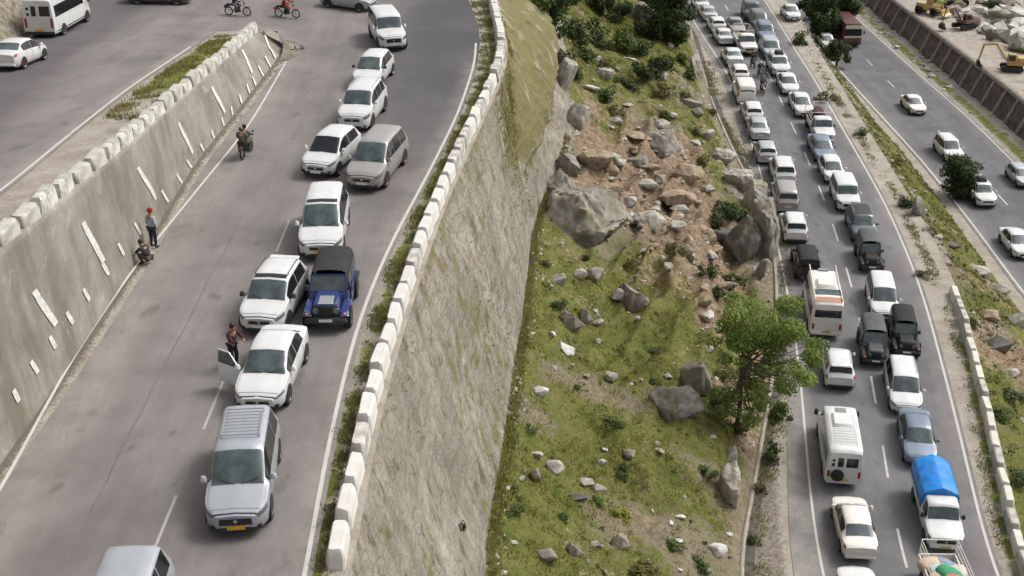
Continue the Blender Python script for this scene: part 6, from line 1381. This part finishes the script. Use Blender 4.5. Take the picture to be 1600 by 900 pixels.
bike(386, 243, R(172), 'black', 'camo', 'olive', 'black', 'black motorcycle carrying two riders in camouflage up the left road', 'front rider in camouflage on the motorcycle on the left road', ('camo', 'dark', 'helmet', 'back rider in camouflage on the motorcycle on the left road'))
bike(372, 25, R(80), 'black', 'dark', 'grey', 'helmet', 'black motorcycle side on at the top of the hairpin, left of the red one', 'rider in black on the dark motorcycle at the hairpin')
bike(449, 28, R(75), 'red', 'red', 'dark', 'helmet', 'red motorcycle side on in the hairpin bend', 'rider in a red jacket on the red motorcycle at the hairpin')
bike(1176, 104, R(4), 'black', 'dark', 'navy', 'helmet', 'black motorcycle right in front of the ivory pickup in the jam', 'rider in dark clothes on the motorcycle in front of the ivory pickup')
bike(1187, 120, R(2), 'black', 'navy', 'grey', 'whitehelmet', 'black motorcycle second in the file between the two lanes of the right road', 'rider with a white helmet second in the motorcycle file')
bike(1191, 145, R(0), 'white', 'dark', 'dark', 'helmet', 'white fronted motorcycle nearest the camera in the file between the lanes', 'rider in black on the white fronted motorcycle between the lanes')

# ================================================================== MACHINES ON THE WORK GROUND
def excavator(px, py, rz, pc, label, cab='yellow'):
    p = P0(px, py); root = empty('excavator', p, rz); root.scale = (.72, .72, .72); m = paint(pc)
    for s in (1, -1):
        t = MB(); y = s*1.05; prof = [(-1.7, .45), (-1.45, .08), (1.45, .08), (1.7, .45), (1.45, .85), (-1.45, .85)]
        V = [(x, y-.28, z) for x, z in prof]+[(x, y+.28, z) for x, z in prof]; t.add(V, [tuple(range(6)), tuple(range(11, 5, -1))]+[(i, (i+1) % 6, 6+(i+1) % 6, 6+i) for i in range(6)]); t.build('track', BLK, root)
    MB().box(-.8, .8, -.8, .8, .5, 1.05).build('undercarriage', BLK, root)
    MB().box(-2.1, .9, -1.2, 1.2, 1.05, 1.5, None, .02, .02, .1).build('deck', m, root); MB().box(-2.15, -.5, -1.15, 1.15, 1.5, 2.15, None, .08, .08, .15).build('engine_cover', m, root, 40)
    c = MB().box(-.45, .95, .25, 1.2, 1.5, 2.75, None, .06, .05, .1).build('cab', m, root, 40)
    MB().box(-.3, .97, .33, 1.12, 1.75, 2.55, None, .05, .05, .05).build('cab_glass', GLASSD, c); MB().box(-.25, .75, .235, 1.215, 1.75, 2.5).build('cab_side_glass', GLASSD, c)
    b = MB(); 
    for a, e, w0 in (((.9, -.1, 1.6), (2.6, -.1, 3.9), .22), ((2.6, -.1, 3.9), (4.4, -.1, 3.7), .18)): b.cyl(a, e, w0, w0*.8, 4)
    b.build('boom', m, root); s_ = MB(); s_.cyl((4.4, -.1, 3.85), (4.9, -.1, 1.3), .17, .12, 4); s_.build('stick', m, root)
    MB().cyl((1.4, -.1, 1.7), (2.7, -.1, 3.4), .07, n=6).build('ram', CHR, root); MB().cyl((3.2, -.1, 4.15), (4.5, -.1, 4.1), .06, n=6).build('ram', CHR, root)
    k = MB(); prof = [(4.8, 1.4), (5.2, 1.1), (5.15, .5), (4.6, .2), (4.2, .45), (4.55, .75)]; V = [(x, -.6, z) for x, z in prof]+[(x, .4, z) for x, z in prof]
    k.add(V, [tuple(range(6)), tuple(range(11, 5, -1))]+[(i, (i+1) % 6, 6+(i+1) % 6, 6+i) for i in range(6)]); k.build('bucket', BLK, root)
    return tag(root, label, 'excavator')
excavator(1580, 110, R(165), 'yellow', 'yellow excavator with raised arm digging behind the ribbed river wall')
excavator(1506, 44, R(205), 'rust', 'rust brown excavator at the edge of the river boulders')
def loader(px, py, rz, pc, label, name='wheel_loader'):
    p = P0(px, py); root = empty(name, p, rz); root.scale = (.8, .8, .8); m = paint(pc)
    MB().box(-2.2, .2, -.9, .9, .7, 1.7, None, .06, .08, .15).build('engine_cover', m, root, 40); MB().box(.2, 1.6, -.5, .5, .6, 1.2, None, .02, .02, .1).build('front_frame', m, root)
    c = MB().box(-.5, .7, -.65, .65, 1.7, 2.9, None, .08, .08, .1).build('cab', m, root, 40); MB().box(-.52, .72, -.55, .55, 1.95, 2.65, None, .08, .06, .05).build('cab_glass', GLASSD, c)
    for s in (1, -1): MB().tube([(.6, s*.4, 1.3), (1.8, s*.4, 1.5), (2.5, s*.4, .6)], .1, 5).build('lift_arm', m, root)
    k = MB(); prof = [(2.4, 1.2), (2.5, .35), (3.2, .15), (3.3, .25), (2.8, .55), (2.65, 1.2)]; V = [(x, -1.2, z) for x, z in prof]+[(x, 1.2, z) for x, z in prof]
    k.add(V, [tuple(range(6)), tuple(range(11, 5, -1))]+[(i, (i+1) % 6, 6+(i+1) % 6, 6+i) for i in range(6)]); k.build('bucket', m, root)
    for x in (-1.4, 1.2):
        for s in (1, -1): MB().lathe([(.3, -.22), (.62, -.22), (.68, -.1), (.68, .1), (.62, .22), (.3, .22), (0, .1)], (x, s*1.0, .68)).build('wheel', TYRE, root, 50)
    return tag(root, label, 'loader')
loader(1452, 22, R(315), 'yellow', 'orange yellow wheel loader on the work ground above the ribbed wall')
loader(1490, 10, R(190), 'lime', 'lime yellow tractor at the edge of the river boulders', 'tractor')['category'] = 'tractor'
bpy.data.scenes.remove(S2)
